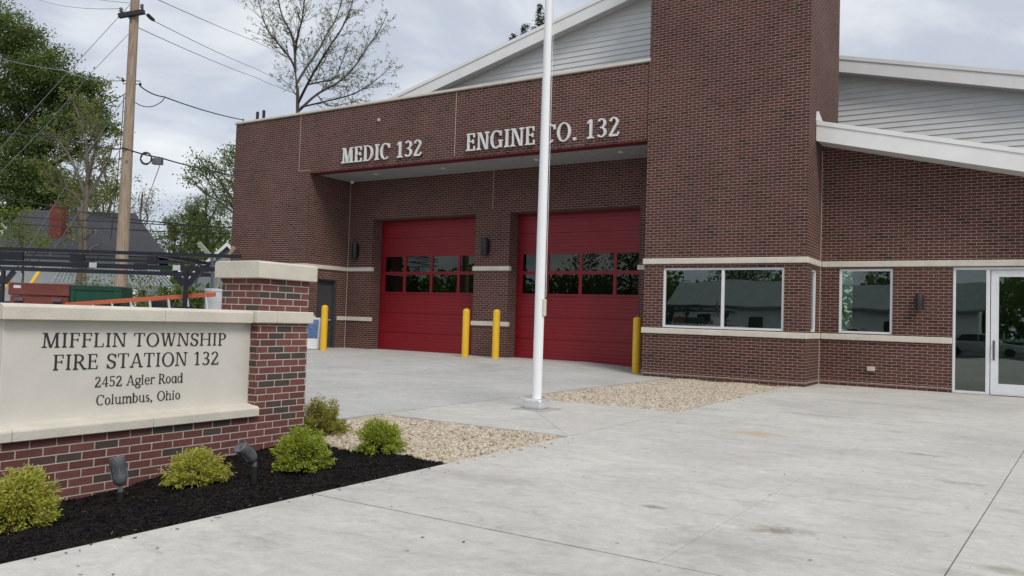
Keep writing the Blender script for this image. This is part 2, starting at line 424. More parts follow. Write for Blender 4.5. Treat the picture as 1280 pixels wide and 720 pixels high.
def rand_rot(n):
    q = rng.normal(size=(n, 4)); q /= np.linalg.norm(q, axis=1)[:, None]
    a, b_, c, d = q.T
    return np.stack([np.stack([1 - 2 * (c * c + d * d), 2 * (b_ * c - a * d), 2 * (b_ * d + a * c)], 1),
                     np.stack([2 * (b_ * c + a * d), 1 - 2 * (b_ * b_ + d * d), 2 * (c * d - a * b_)], 1),
                     np.stack([2 * (b_ * d - a * c), 2 * (c * d + a * b_), 1 - 2 * (b_ * b_ + c * c)], 1)], 1)
def leaf_quads(P, size, aspect=0.45, dirs=None, spread=1.0, droop=0.0):
    """pointed four-cornered leaves at the points P"""
    n = len(P); d = rng.normal(size=(n, 3)) * spread
    if dirs is not None: d = d + dirs
    d[:, 2] -= droop
    d /= np.linalg.norm(d, axis=1)[:, None] + 1e-9
    u = np.cross(d, rng.normal(size=(n, 3))); u /= np.linalg.norm(u, axis=1)[:, None] + 1e-9
    s_ = size * rng.uniform(0.65, 1.3, n)[:, None]
    return np.stack([P, P + d * s_ * 0.5 + u * s_ * aspect * 0.5, P + d * s_, P + d * s_ * 0.5 - u * s_ * aspect * 0.5], 1)

# ------------------------------------------------------------------ ground
M['grass_soil'] = paint('grass_ground', (0.06, 0.085, 0.03), 0.95, var=0.35, scale=0.4)
M['asphalt_dark'] = paint('joint_sealant', (0.02, 0.02, 0.02), 0.9)
M['grout'] = paint('grout', (0.40, 0.40, 0.385), 0.85)
M['asphalt'] = paint('asphalt', (0.06, 0.06, 0.062), 0.9, var=0.2, scale=3, bumpd=0.003)
def px_stain(x, y): v = at_z(x, y, 0.0); return v.x, v.y
ST = []
for (x, y, rx, ry, col, a_) in ((945, 542, 0.45, 0.28, (0.52, 0.36, 0.20), 0.75), (968, 662, 0.14, 0.16, (0.22, 0.15, 0.10), 0.7), (815, 634, 0.12, 0.08, (0.17, 0.14, 0.11), 0.7),
                                (1000, 664, 0.16, 0.12, (0.26, 0.25, 0.23), 0.5), (900, 680, 0.55, 0.5, (0.30, 0.29, 0.27), 0.45), (1030, 520, 0.9, 0.25, (0.27, 0.28, 0.29), 0.4),
                                (1100, 505, 1.2, 0.18, (0.28, 0.28, 0.28), 0.4), (1150, 568, 0.3, 0.1, (0.14, 0.12, 0.10), 0.5), (1255, 712, 0.22, 0.1, (0.22, 0.2, 0.13), 0.6), (620, 600, 0.8, 0.3, (0.30, 0.30, 0.29), 0.3),
                                (1210, 605, 0.28, 0.10, (0.25, 0.24, 0.22), 0.5), (870, 510, 0.7, 0.3, (0.30, 0.31, 0.32), 0.45)):
    X, Y = px_stain(x, y); ST.append((X, Y, rx, ry, col, a_))
M['concrete'] = concrete_mat('new_concrete', (0.59, 0.572, 0.525), ST)
M['concrete_apron'] = concrete_mat('apron_concrete', (0.54, 0.535, 0.51))

g = MB()
G0 = -0.34
g.add([(-900, -900, G0), (900, -900, G0), (900, 900, G0), (-900, 900, G0)], [(0, 1, 2, 3)])
tag(build('ground', g, M['grass_soil']), kind='structure')
g = MB(); g.box(-60, -7.2, -30, 6.2, G0, -0.06)
tag(build('parking_lot', g, M['asphalt']), kind='structure')
g = MB(); g.box(-7.18, 60, -40, -6.02, G0, -0.05)
tag(build('road', g, M['asphalt']), kind='structure')
def gz(x, y):
    """the apron rises a little towards the bay doors"""
    t = min(1, max(0, (y - 13) / 7)); u = min(1, max(0, (-8.0 - x) / 2.5))
    return 0.12 * t * t * (3 - 2 * t) * u
def slab(x0, x1, y0, y1, dz=0.0, nx=1, ny=1, z=None):
    mb = MB()
    xs = np.linspace(x0, x1, nx + 1); ys = np.linspace(y0, y1, ny + 1)
    V = [(x, y, (gz(x, y) if z is None else z) + dz) for y in ys for x in xs]
    Fq = [(j * (nx + 1) + i, j * (nx + 1) + i + 1, (j + 1) * (nx + 1) + i + 1, (j + 1) * (nx + 1) + i) for j in range(ny) for i in range(nx)]
    mb.add(V, Fq)
    mb.add([(x0, y0, G0), (x1, y0, G0), (x1, y1, G0), (x0, y1, G0), V[0], V[nx], V[-1], V[ny * (nx + 1)]], [])
    # skirts
    for (a, b_) in (((x0, y0), (x1, y0)), ((x1, y0), (x1, y1)), ((x1, y1), (x0, y1)), ((x0, y1), (x0, y0))):
        za_, zb_ = ((gz(*a) if z is None else z) + dz), ((gz(*b_) if z is None else z) + dz)
        if nx == 1 and ny == 1 or True:
            mb.add([(*a, G0), (*b_, G0), (*b_, min(za_, zb_) if nx > 1 else zb_), (*a, min(za_, zb_) if nx > 1 else za_)], [(0, 1, 2, 3)])
    return mb
def merge(*ms):
    o = MB()
    for m_ in ms: o.add(m_.v, m_.f)
    return o
# walkway slabs, with real gaps at the joints; the third joint runs slightly askew
XW = -4.28
def xj(i, y): return (XW, -1.67 + (y - 4.0) * 0.022, -0.336 + (y - 4.94) * 0.0644, 3.6, 7.0)[i]
ys_ = [-6.0, 0.4, 4.20, 8.10, 12.3, 15.9, 19.93]; GAPX = (0.0, 0.0012, 0.0045, 0.003, 0.0); wk = MB()
for i in range(4):
    for j in range(6):
        y0, y1 = ys_[j], ys_[j + 1] - (0.016 if j == 1 else 0.002)
        def ga(k_): return 0 if k_ in (0, 4) else (GAPX[k_] if not (k_ == 1 and j >= 3) else 0.0008)
        wk.prism([(xj(i, y0) + ga(i), y0), (xj(i + 1, y0) - ga(i + 1), y0), (xj(i + 1, y1) - ga(i + 1), y1), (xj(i, y1) + ga(i), y1)], 'z', G0, random.uniform(-0.0015, 0.0015))
tag(build('walkway', wk, M['concrete']), kind='structure')
pad = MB(); pe = XW - 0.024; dg = 0.005
pad.prism([(-7.08, 8.10), (pe - dg, 8.10), (-7.08, 11.48 - dg)], 'z', G0, -0.003); pad.prism([(pe, 8.10 + dg), (pe, 11.48), (-7.08 + dg, 11.48)], 'z', G0, -0.004)
tag(build('flagpole_pad', pad, M['concrete']), kind='structure')
jf = MB(); jf.box(XW - 0.03, XW + 0.002, 8.08, 11.5, -0.06, -0.022); jf.box(XW, 3.6, 4.17, 4.205, -0.06, -0.022)
tag(build('joint_filler', jf, M['asphalt_dark']), kind='structure')
ap = []
xb = [-42, -30, -23.4, -19.6, -16.2, -13.7, -10.6, -7.09]; yb = [6.3, 11.0, 15.6, 20.95]
for i in range(len(xb) - 1):
    for j in range(3):
        ap.append(slab(xb[i], xb[i + 1] - 0.006, yb[j], yb[j + 1] - 0.006, nx=8, ny=8))
tag(build('driveway_apron', merge(*ap), M['concrete_apron']), kind='structure')

# ------------------------------------------------------------------ gravel beds and mulch
M['pebble'] = island('tan_pebbles', [(0.0, (0.22, 0.16, 0.11)), (0.15, (0.40, 0.32, 0.22)), (0.5, (0.54, 0.46, 0.35)), (0.75, (0.64, 0.58, 0.48)), (0.9, (0.50, 0.46, 0.41)), (1.0, (0.34, 0.29, 0.24))], 0.75)
M['sand'] = paint('sandy_bed', (0.30, 0.23, 0.14), 0.95, var=0.3, scale=14)
ico_v, ico_f = [], []
bm = bmesh.new(); bmesh.ops.create_icosphere(bm, subdivisions=1, radius=1.0)
ico_v = [tuple(v.co) for v in bm.verts]; ico_f = [tuple(v.index for v in f.verts) for f in bm.faces]; bm.free()
def pebbles(name, area, n, r0, r1, zf, label, inside):
    P = rng.uniform([area[0], area[2]], [area[1], area[3]], size=(n, 2))
    P = np.array([p_ for p_ in P if inside(*p_)]); n = len(P)
    T = np.zeros((n, 3, 4), dtype=np.float32)
    s_ = rng.uniform(r0, r1, (n, 1)) * np.stack([rng.uniform(0.8, 1.4, n), rng.uniform(0.7, 1.0, n), rng.uniform(0.45, 0.75, n)], 1)
    a = rng.uniform(0, 2 * np.pi, n); tl = rng.normal(0, 0.3, (n, 2))
    Rz = np.zeros((n, 3, 3)); Rz[:, 0, 0] = np.cos(a); Rz[:, 0, 1] = -np.sin(a); Rz[:, 1, 0] = np.sin(a); Rz[:, 1, 1] = np.cos(a); Rz[:, 2, 2] = 1
    Rt = np.zeros((n, 3, 3)); Rt[:] = np.eye(3); Rt[:, 0, 2] = tl[:, 0]; Rt[:, 2, 0] = -tl[:, 0]; Rt[:, 1, 2] = tl[:, 1]; Rt[:, 2, 1] = -tl[:, 1]
    T[:, :, :3] = (Rz @ Rt) * s_[:, None, :]
    T[:, 0, 3] = P[:, 0]; T[:, 1, 3] = P[:, 1]
    T[:, 2, 3] = np.array([zf(*p_) for p_ in P]) + rng.uniform(-0.004, 0.010, n)
    o = solids(name, ico_v, ico_f, T, M['pebble'], origin=(float(P[:, 0].mean()), float(P[:, 1].mean()), 0), smooth=True)
    return tag(o, label, 'gravel', kind='stuff')
# boundary between mulch and the nearer gravel bed: a wavy line from the walkway to the sign
def bnd(x):  # y of the boundary at x
    t = (x - (-4.28)) / (-6.0 + 4.28)
    return 5.78 + 0.17 * t + 0.05 * math.sin(6 * t) + 0.02 * math.sin(17 * t)
def mz(x, y):
    t = min(1, max(0, (-4.28 - x) / 2.0)); u = min(1.15, max(0, (5.95 - y) / 1.95))
    return -0.012 - 0.19 * t * u
def gvz(x, y): return -0.030 + 0.012 * math.sin(x * 5) * math.sin(y * 4)
g = MB(); g.prism([(XW - 0.004, 5.80), (XW - 0.004, 8.09), (-7.07, 8.09), (-7.07, 6.3), (-6.2, 6.05), (-5.2, 5.93)], 'z', G0, -0.045); tag(build('gravel_subsoil', g, M['sand']), kind='structure')
pebbles('pea_gravel', (-7.06, XW - 0.02, 5.6, 8.08), 15000, 0.014, 0.027, gvz, 'tan pebble gravel between the mulch bed and the flagpole pad', lambda x, y: y > bnd(x) - 0.02 if x > -6.95 else y > 6.5)
g = MB(); g.box(-7.07, XW - 0.004, 11.5, 18.6, G0, -0.045); tag(build('gravel_bed_soil', g, M['sand']), kind='structure')
pebbles('pea_gravel', (-7.06, XW - 0.02, 11.52, 18.47), 30000, 0.016, 0.030, gvz, 'tan pebble gravel along the base of the tall brick tower', lambda x, y: True)

M['mulch'] = island('black_mulch', [(0.0, (0.005, 0.0045, 0.0045)), (0.6, (0.010, 0.009, 0.0085)), (0.95, (0.016, 0.014, 0.013)), (0.985, (0.022, 0.018, 0.016)), (0.995, (0.07, 0.06, 0.045)), (1.0, (0.2, 0.17, 0.14))], 0.95, spec=0.08)
nx_, ny_ = 150, 420
X = np.linspace(-6.75, XW - 0.002, nx_); Y = np.linspace(-4, 6.35, ny_)
XX, YY = np.meshgrid(X, Y)
Z = np.vectorize(mz)(XX, YY)
bum = rng.normal(size=XX.shape)
for _ in range(2): bum = (bum + np.roll(bum, 1, 0) + np.roll(bum, -1, 0) + np.roll(bum, 1, 1) + np.roll(bum, -1, 1)) / 5
big = rng.normal(size=XX.shape)
for _ in range(30): big = (big + np.roll(big, 1, 0) + np.roll(big, -1, 0) + np.roll(big, 1, 1) + np.roll(big, -1, 1)) / 5
Z = Z + bum * 0.014 + big * 0.14 - 0.02 * np.clip((XX + 4.34) / 0.06, 0, 1)
Bd = np.vectorize(bnd)(XX)
Z = np.where(YY > Bd, Z - np.clip((YY - Bd) * 0.8, 0, 0.25), Z)
V = np.stack([XX, YY, Z], -1).reshape(-1, 3)
ii = (np.arange(ny_ - 1)[:, None] * nx_ + np.arange(nx_ - 1)[None]).reshape(-1)
Fm = np.stack([ii, ii + 1, ii + nx_ + 1, ii + nx_], 1)
# shredded chips lying on top
nchip = 42000
Pc = rng.uniform([-6.3, 0.5], [XW - 0.02, 6.0], size=(nchip, 2))
Pc = Pc[np.array([p_[1] < bnd(p_[0]) + 0.02 for p_ in Pc])]; nchip = len(Pc)
gi = np.clip(((Pc[:, 0] - X[0]) / (X[1] - X[0])).astype(int), 0, nx_ - 1); gj = np.clip(((Pc[:, 1] - Y[0]) / (Y[1] - Y[0])).astype(int), 0, ny_ - 1)
zc = Z[gj, gi] + 0.004
an = rng.uniform(0, 2 * np.pi, nchip); tl = rng.normal(0, 0.35, nchip)
d = np.stack([np.cos(an) * np.cos(tl), np.sin(an) * np.cos(tl), np.sin(tl)], 1)
u = np.cross(d, rng.normal(size=(nchip, 3)) * 0.5 + np.array([0, 0, 1])); u /= np.linalg.norm(u, axis=1)[:, None]
ln = rng.uniform(0.004, 0.017, (nchip, 1)); wd = rng.uniform(0.0015, 0.004, (nchip, 1))
P3 = np.stack([Pc[:, 0], Pc[:, 1], zc], 1)
Q = np.stack([P3 - d * ln - u * wd, P3 + d * ln - u * wd, P3 + d * ln + u * wd, P3 - d * ln + u * wd], 1).reshape(-1, 3)
Vall = np.concatenate([V, Q]); Fall = np.concatenate([Fm, np.arange(nchip * 4).reshape(-1, 4) + len(V)])
me = bpy.data.meshes.new('mulch'); me.from_pydata(Vall.tolist(), [], Fall.tolist())
mo = link('mulch', me, M['mulch']); tag(mo, 'black shredded bark mulch around the monument sign', 'mulch', kind='stuff')
def scatter_litter():
    n = 34; x = XW + np.abs(rng.normal(0, 0.10, n)) + 0.01; y = np.where(rng.random(n) < .5, rng.uniform(5.8, 8.0, n), rng.uniform(11.6, 18.0, n)); T_ = np.zeros((n, 3, 4)); sc_ = rng.uniform(.008, .018, n)
    for i in range(3): T_[:, i, i] = sc_ * (1.2, .9, .6)[i]
    T_[:, 0, 3] = x; T_[:, 1, 3] = y; T_[:, 2, 3] = sc_ * .4
    tag(solids('stray_pebbles', ico_v, ico_f, T_, M['pebble'], smooth=True), 'stray pebbles kicked onto the walkway beside the gravel', 'gravel', kind='stuff')
    n = 170; P_ = np.stack([rng.uniform(-4.2, 2.5, n), rng.uniform(2.2, 19.0, n), np.full(n, .004)], 1)
    m_ = 60; P2 = np.stack([XW + np.abs(rng.normal(0, .06, m_)), rng.uniform(1.8, 5.75, m_), np.full(m_, .004)], 1); m3 = 120; P3 = np.stack([rng.uniform(-19, -7.2, m3), rng.uniform(8, 17, m3), np.full(m3, .004)], 1); P3[:, 2] = [gz(*q[:2]) + .006 for q in P3]
    M['litter'] = island('dry_litter', [(0, (.03, .025, .02)), (.7, (.08, .06, .045)), (1, (.16, .12, .07))], .9)
    q = leaf_quads(np.concatenate([P_, P2, P3]), .030, .5, None, 1.0); q[:, :, 2] = q[:, :1, 2] + np.abs(q[:, :, 2] - q[:, :1, 2]) * .15
    tag(np_mesh('leaf_litter', q, 4, M['litter']), 'dry leaf bits and bark chips lying on the concrete', 'litter', kind='stuff')
scatter_litter()
def mulch_hit(x, y):
    z = -0.05
    for _ in range(6):
        p_ = at_z(x, y, z); z = mz(p_.x, p_.y)
    return p_

# ------------------------------------------------------------------ serif lettering (drawn stroke by stroke)
def glyph(ch, wt, th):
    """polygons of one letter, cap height 1; wt thick stroke, th thin stroke"""
    P = []
    def S(x0, y0, x1, y1, w_=wt): P.append([(x0 - w_ / 2, y0), (x0 + w_ / 2, y0), (x1 + w_ / 2, y1), (x1 - w_ / 2, y1)])
    def B(x0, x1, y0, y1): P.append([(x0, y0), (x1, y0), (x1, y1), (x0, y1)])
    def Sf(x, y, w_, up=True):          # slab serif with small brackets
        h = th * 1.0; b_ = th * 0.7; i_ = wt * 0.5
        if up: P.append([(x - w_ / 2, y), (x + w_ / 2, y), (x + w_ / 2, y + h), (x + i_, y + h + b_), (x - i_, y + h + b_), (x - w_ / 2, y + h)])
        else: P.append([(x - w_ / 2, y), (x - w_ / 2, y - h), (x - i_, y - h - b_), (x + i_, y - h - b_), (x + w_ / 2, y - h), (x + w_ / 2, y)])
    def A(cx, cy_, rx, ry, a0, a1, w_=wt, t_=th, n=18):
        for i in range(n):
            q = []
            for a in (a0 + (a1 - a0) * i / n, a0 + (a1 - a0) * (i + 1) / n):
                c, s_ = math.cos(R(a)), math.sin(R(a)); q.append(((cx + rx * c, cy_ + ry * s_), (cx + (rx - w_) * c, cy_ + (ry - t_) * s_)))
            P.append([q[0][0], q[1][0], q[1][1], q[0][1]])
    sw = wt * 2.15
    t1 = th * 1.25
    if ch == 'A':
        S(.12, 0, .41, 1, t1); S(.70, 0, .43, 1); B(.23, .60, .30, .30 + th); Sf(.12, 0, .26); Sf(.70, 0, sw); adv = .82
    elif ch == 'C':
        A(.42, .5, .38, .52, 48, 312); B(.66, .66 + t1, .70, .97); adv = .78
    elif ch == 'D':
        S(.17, 0, .17, 1); A(.36, .5, .43, .5, -90, 90); B(.04, .37, 1 - th, 1); B(.04, .37, 0, th); adv = .86
    elif ch == 'E' or ch == 'F':
        S(.17, 0, .17, 1); B(.04, .58, 1 - th, 1); B(.58 - th, .58, .76, 1 - th); B(.2, .46, .50, .50 + th); B(.46, .46 + th, .41, .64)
        if ch == 'E': B(.04, .62, 0, th); B(.62 - th, .62, th, .25); adv = .68
        else: Sf(.17, 0, sw); adv = .63
    elif ch == 'G':
        A(.42, .5, .38, .52, 50, 310); B(.66, .66 + t1, .70, .97); S(.72, .04, .72, .42); Sf(.72, .46, sw * .9, False); adv = .88
    elif ch == 'H':
        S(.17, 0, .17, 1); S(.73, 0, .73, 1); B(.2, .7, .49, .49 + th)
        for x in (.17, .73): Sf(x, 0, sw); Sf(x, 1, sw, False)
        adv = .90
    elif ch == 'I':
        S(.18, 0, .18, 1); Sf(.18, 0, sw); Sf(.18, 1, sw, False); adv = .36
    elif ch == 'L':
        S(.17, 0, .17, 1); Sf(.17, 1, sw, False); B(.04, .60, 0, th); B(.60 - th, .60, th, .27); adv = .64
    elif ch == 'M':
        S(.15, 0, .18, 1, t1); S(.82, 0, .79, 1); S(.48, 0, .22, 1, wt); S(.50, 0, .76, 1, t1)
        Sf(.15, 0, .27); Sf(.82, 0, sw); B(.04, .26, 1 - th, 1); B(.73, .94, 1 - th, 1); adv = .98
    elif ch == 'N':
        S(.15, 0, .15, 1, t1); S(.68, 0, .20, 1); S(.72, 0, .72, 1, t1); Sf(.15, 0, .27); B(.03, .24, 1 - th, 1); Sf(.72, 1, .27, False); adv = .86
    elif ch == 'O':
        A(.44, .5, .41, .52, 0, 360, n=30); adv = .88
    elif ch == 'P' or ch == 'R':
        S(.17, 0, .17, 1); A(.32, .73, .30, .27, -90, 90); B(.04, .33, 1 - th, 1); B(.2, .33, .46, .46 + th); Sf(.17, 0, sw)
        if ch == 'R': S(.66, 0, .38, .48); Sf(.68, 0, sw * .8); adv = .76
        else: adv = .66
    elif ch == 'S':
        A(.31, .745, .25, .265, 30, 250, wt * .95); A(.31, .27, .27, .28, -150, 70, wt * .95)
        S(.44, .42, .18, .60, wt * 1.3); B(.50, .50 + t1, .74, .96); B(.05, .05 + t1, .05, .28); adv = .63
    elif ch == 'T':
        S(.36, 0, .36, 1); B(.02, .70, 1 - th, 1); B(.02, .02 + th, .76, 1 - th); B(.70 - th, .70, .76, 1 - th); Sf(.36, 0, sw); adv = .73
    elif ch == 'W':
        S(.32, 0, .14, 1); S(.36, 0, .54, 1, t1); S(.74, 0, .54, 1); S(.78, 0, .96, 1, t1)
        B(.02, .28, 1 - th, 1); B(.42, .66, 1 - th, 1); B(.84, 1.07, 1 - th, 1); adv = 1.08
    elif ch == '1':
        S(.30, 0, .30, 1); P.append([(.08, .84), (.10, .78), (.30 - wt / 2, .86), (.30 - wt / 2, 1)]); Sf(.30, 0, sw * 1.3); adv = .58
    elif ch == '2':
        A(.29, .72, .26, .28, 0, 165); S(.09, th, .49, .70, wt * 1.05); B(.05, .58, 0, th * 1.5); B(.58 - th, .58, 0, .22); adv = .64
    elif ch == '3':
        A(.28, .75, .25, .25, -80, 150); A(.28, .27, .28, .27, -150, 80); B(.20, .36, .49, .49 + th); adv = .62
    elif ch == '4':
        S(.44, 0, .44, 1, wt * .95); P.append([(.04, .28), (.12, .30), (.46, 1), (.40, 1)]); B(.04, .62, .25, .25 + th * 1.2); Sf(.44, 0, sw * .8); adv = .66
    elif ch == '5':
        B(.12, .54, 1 - th * 1.6, 1); S(.13, .55, .14, 1, t1); A(.27, .31, .29, .31, -150, 130); adv = .62
    elif ch == '.':
        A(.15, .07, .085, .085, 0, 360, .084, .084, 12); adv = .30
    elif ch == ',':
        A(.15, .07, .085, .085, 0, 360, .084, .084, 12); S(.09, -.16, .19, .05, t1); adv = .30
    elif ch == ' ': adv = .34
    else:
        x = .70                                            # lower case
        if ch in 'obd' or ch in 'ag':
            ry = .365 if ch != 'g' else .27
            A(.29, x / 2 if ch != 'g' else .45, .26, ry, 0, 360, wt * .9, th, 24)
        if ch == 'o': adv = .58
        elif ch == 'b': S(.10, 0, .10, 1, wt * .9); B(.0, .1, 1 - th, 1); adv = .60
        elif ch == 'd': S(.50, 0, .50, 1, wt * .9); B(.38, .5, 1 - th, 1); Sf(.54, 0, wt * 1.5); adv = .64
        elif ch == 'a': S(.50, 0, .50, x, wt * .9); Sf(.55, 0, wt * 1.5); adv = .62
        elif ch == 'g': A(.29, -.08, .28, .20, 0, 360, t1, th, 24); B(.46, .60, .62, .62 + th); S(.14, .10, .18, .24, t1); adv = .60
        elif ch == 'l': S(.15, 0, .15, 1, wt * .9); B(.03, .15, 1 - th, 1); Sf(.15, 0, sw * .9); adv = .32
        elif ch == 'i': S(.15, 0, .15, x, wt * .9); B(.03, .15, x - th, x); Sf(.15, 0, sw * .9); A(.15, .90, .08, .08, 0, 360, .079, .079, 12); adv = .32
        elif ch == 'e': A(.29, x / 2, .26, .365, 20, 320, wt * .9); B(.08, .52, .36, .36 + th); S(.51, .36, .515, .46, t1); adv = .56
        elif ch == 'r': S(.14, 0, .14, x, wt * .9); B(.02, .14, x - th, x); Sf(.14, 0, sw * .9); A(.36, .46, .24, .25, 60, 150, t1, th * 1.2, 8); A(.40, .63, .07, .07, 0, 360, .069, .069, 10); adv = .46
        elif ch == 'u': S(.13, .2, .13, x, wt * .9); S(.50, 0, .50, x, wt * .9); A(.315, .22, .245, .24, 180, 340, wt * .9); B(.01, .13, x - th, x); B(.38, .5, x - th, x); Sf(.55, 0, wt * 1.5); adv = .66
        elif ch == 'n' or ch == 'h':
            S(.14, 0, .14, x if ch == 'n' else 1, wt * .9); B(.02, .14, (x if ch == 'n' else 1) - th, x if ch == 'n' else 1); S(.51, 0, .51, .45, wt * .9); A(.325, .45, .245, .27, 0, 150, wt * .9)
            Sf(.14, 0, sw * .85); Sf(.51, 0, sw * .85); adv = .66
        elif ch == 'm':
            S(.14, 0, .14, x, wt * .9); B(.02, .14, x - th, x)
            for q in (.0, .36): S(.48 + q, 0, .48 + q, .45, wt * .9); A(.31 + q, .45, .23, .27, 0, 150, wt * .9); Sf(.48 + q, 0, sw * .75)
            Sf(.14, 0, sw * .75); adv = .99
        elif ch == 's':
            A(.22, .52, .17, .19, 30, 250, wt * .8); A(.22, .20, .19, .21, -150, 70, wt * .8); S(.31, .29, .13, .43, wt); adv = .45
        else: adv = .5
    return P, adv
def text_layout(s_, wt, th, gap):
    x = 0; out_ = []
    for ch in s_:
        P, adv = glyph(ch, wt, th)
        out_.append((ch, [[(px_ + x, pz) for (px_, pz) in q] for q in P])); x += adv + gap
    xs2 = [p_[0] for _, Ps in out_ for q in Ps for p_ in q]
    return out_, min(xs2), max(xs2)
def text_letters(s_, a0, a1, z0, h, place, depth, wt=0.15, th=0.06, gap=0.04):
    """one builder per letter; place(a, z, d) maps along-line, height, depth to the world"""
    lay, x0, x1 = text_layout(s_, wt, th, gap); k_ = (a1 - a0) / (x1 - x0); res = []
    for ch, Ps in lay:
        if not Ps: continue
        mb = MB()
        for i, q in enumerate(Ps):
            d = depth * (1.0 + 0.012 * (i % 9)) + 0.00015 * i      # strokes end at slightly different depths so no faces coincide
            n = len(q)
            v = [place(a0 + (p_[0] - x0) * k_, z0 + p_[1] * h, 0.0) for p_ in q] + [place(a0 + (p_[0] - x0) * k_, z0 + p_[1] * h, d) for p_ in q]
            mb.add(v, [tuple(range(n)), tuple(range(2 * n - 1, n - 1, -1))] + [(i_, (i_ + 1) % n, (i_ + 1) % n + n, i_ + n) for i_ in range(n)])
        res.append((ch, mb))
    return res

# ------------------------------------------------------------------ fire station
XA, XB, YT, YR, YP, YW = -7.84, -4.003, 18.489, 19.916, 18.525, 20.431
XL, XL2 = -23.376, -19.629
ZB, ZS, ZPAR, ZLIN = 2.872, 1.188, 7.80, 5.833
ST_ = empty('fire_station', (-13.0, 22.0, 0), 'red brown brick fire station with two red bay doors and a tall brick tower', 'fire station')
BAND = 0.135
# left pier, lintel beam and parapet
mb = MB()
mb.box(XL, XL2 - 0.32, YP, 21.2, G0, ZPAR)
SD = (19.06, 19.94, 0.0, 2.43)
wall(mb, 'y', XL2, -0.32, YP, YW, G0, ZLIN, [(SD[0], SD[1], 0.05, SD[3])])
mb.box(XL2 - 0.32, XL2, YP, 21.2, ZLIN, ZPAR)
build('pier_wall', mb, M['brick'], ST_)
mb = MB(); mb.box(XL2 + 0.0005, XA + 0.06, YP, YP + 0.36, ZLIN, ZPAR); build('parapet_wall', mb, M['brick'], ST_)
mb = MB(); mb.box(XL2 - 0.01, XA + 0.05, YP - 0.012, YP + 0.37, ZLIN - 0.022, ZLIN - 0.002); build('lintel', mb, M['red_steel'], ST_)
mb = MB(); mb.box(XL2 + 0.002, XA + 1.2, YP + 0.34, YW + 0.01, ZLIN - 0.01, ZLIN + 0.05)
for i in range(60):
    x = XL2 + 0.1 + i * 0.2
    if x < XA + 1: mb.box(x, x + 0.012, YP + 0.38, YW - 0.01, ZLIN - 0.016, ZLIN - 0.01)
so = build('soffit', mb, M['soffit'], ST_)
for i, x in enumerate((-17.6, -14.9, -11.6, -9.0)):
    mb = MB(); mb.lathe((x, 19.45, ZLIN - 0.045), [(0.05, 0), (0.075, 0.01), (0.075, 0.03)], 16); build('downlight', mb, M['white'], so)
mb = MB(); mb.lathe((-19.35, 20.2, ZLIN - 0.10), [(0.04, 0), (0.07, 0.03), (0.07, 0.08)], 14); build('camera_dome', mb, M['white'], so)
# coping
mb = MB()
mb.box(XL - 0.05, XA + 0.02, YP - 0.05, YP + 0.42, ZPAR, ZPAR + 0.075)
mb.box(XL - 0.05, XL + 0.42, YP + 0.425, 21.25, ZPAR, ZPAR + 0.075)
build('coping', mb, M['stone'], ST_, bevel=0.012)
mb = MB()
for x, h in ((-23.11, 0.58), (-22.78, 0.60)): mb.lathe((x, 19.2, ZPAR - 0.4), [(0.055, 0), (0.055, 0.4 + h)], 10)
build('vent_pipe', mb, M['black'], ST_)
mb = MB(); mb.box(XL + 0.4, XA - 0.01, YP + 0.5, YW + 0.6, 7.0, 7.1); build('portico_roof', mb, M['roof'], ST_)
# bay wall with two openings
D1 = (-18.53, -14.32); D2 = (-13.04, -8.83); ZD = 4.50
mb = MB(); wall(mb, 'x', YW, 0.60, XL2, -7.6, G0, 7.9, [(D1[0], D1[1], 0.05, ZD), (D2[0], D2[1], 0.05, ZD)])
weld_build('bay_wall', mb, M['brick'], ST_)
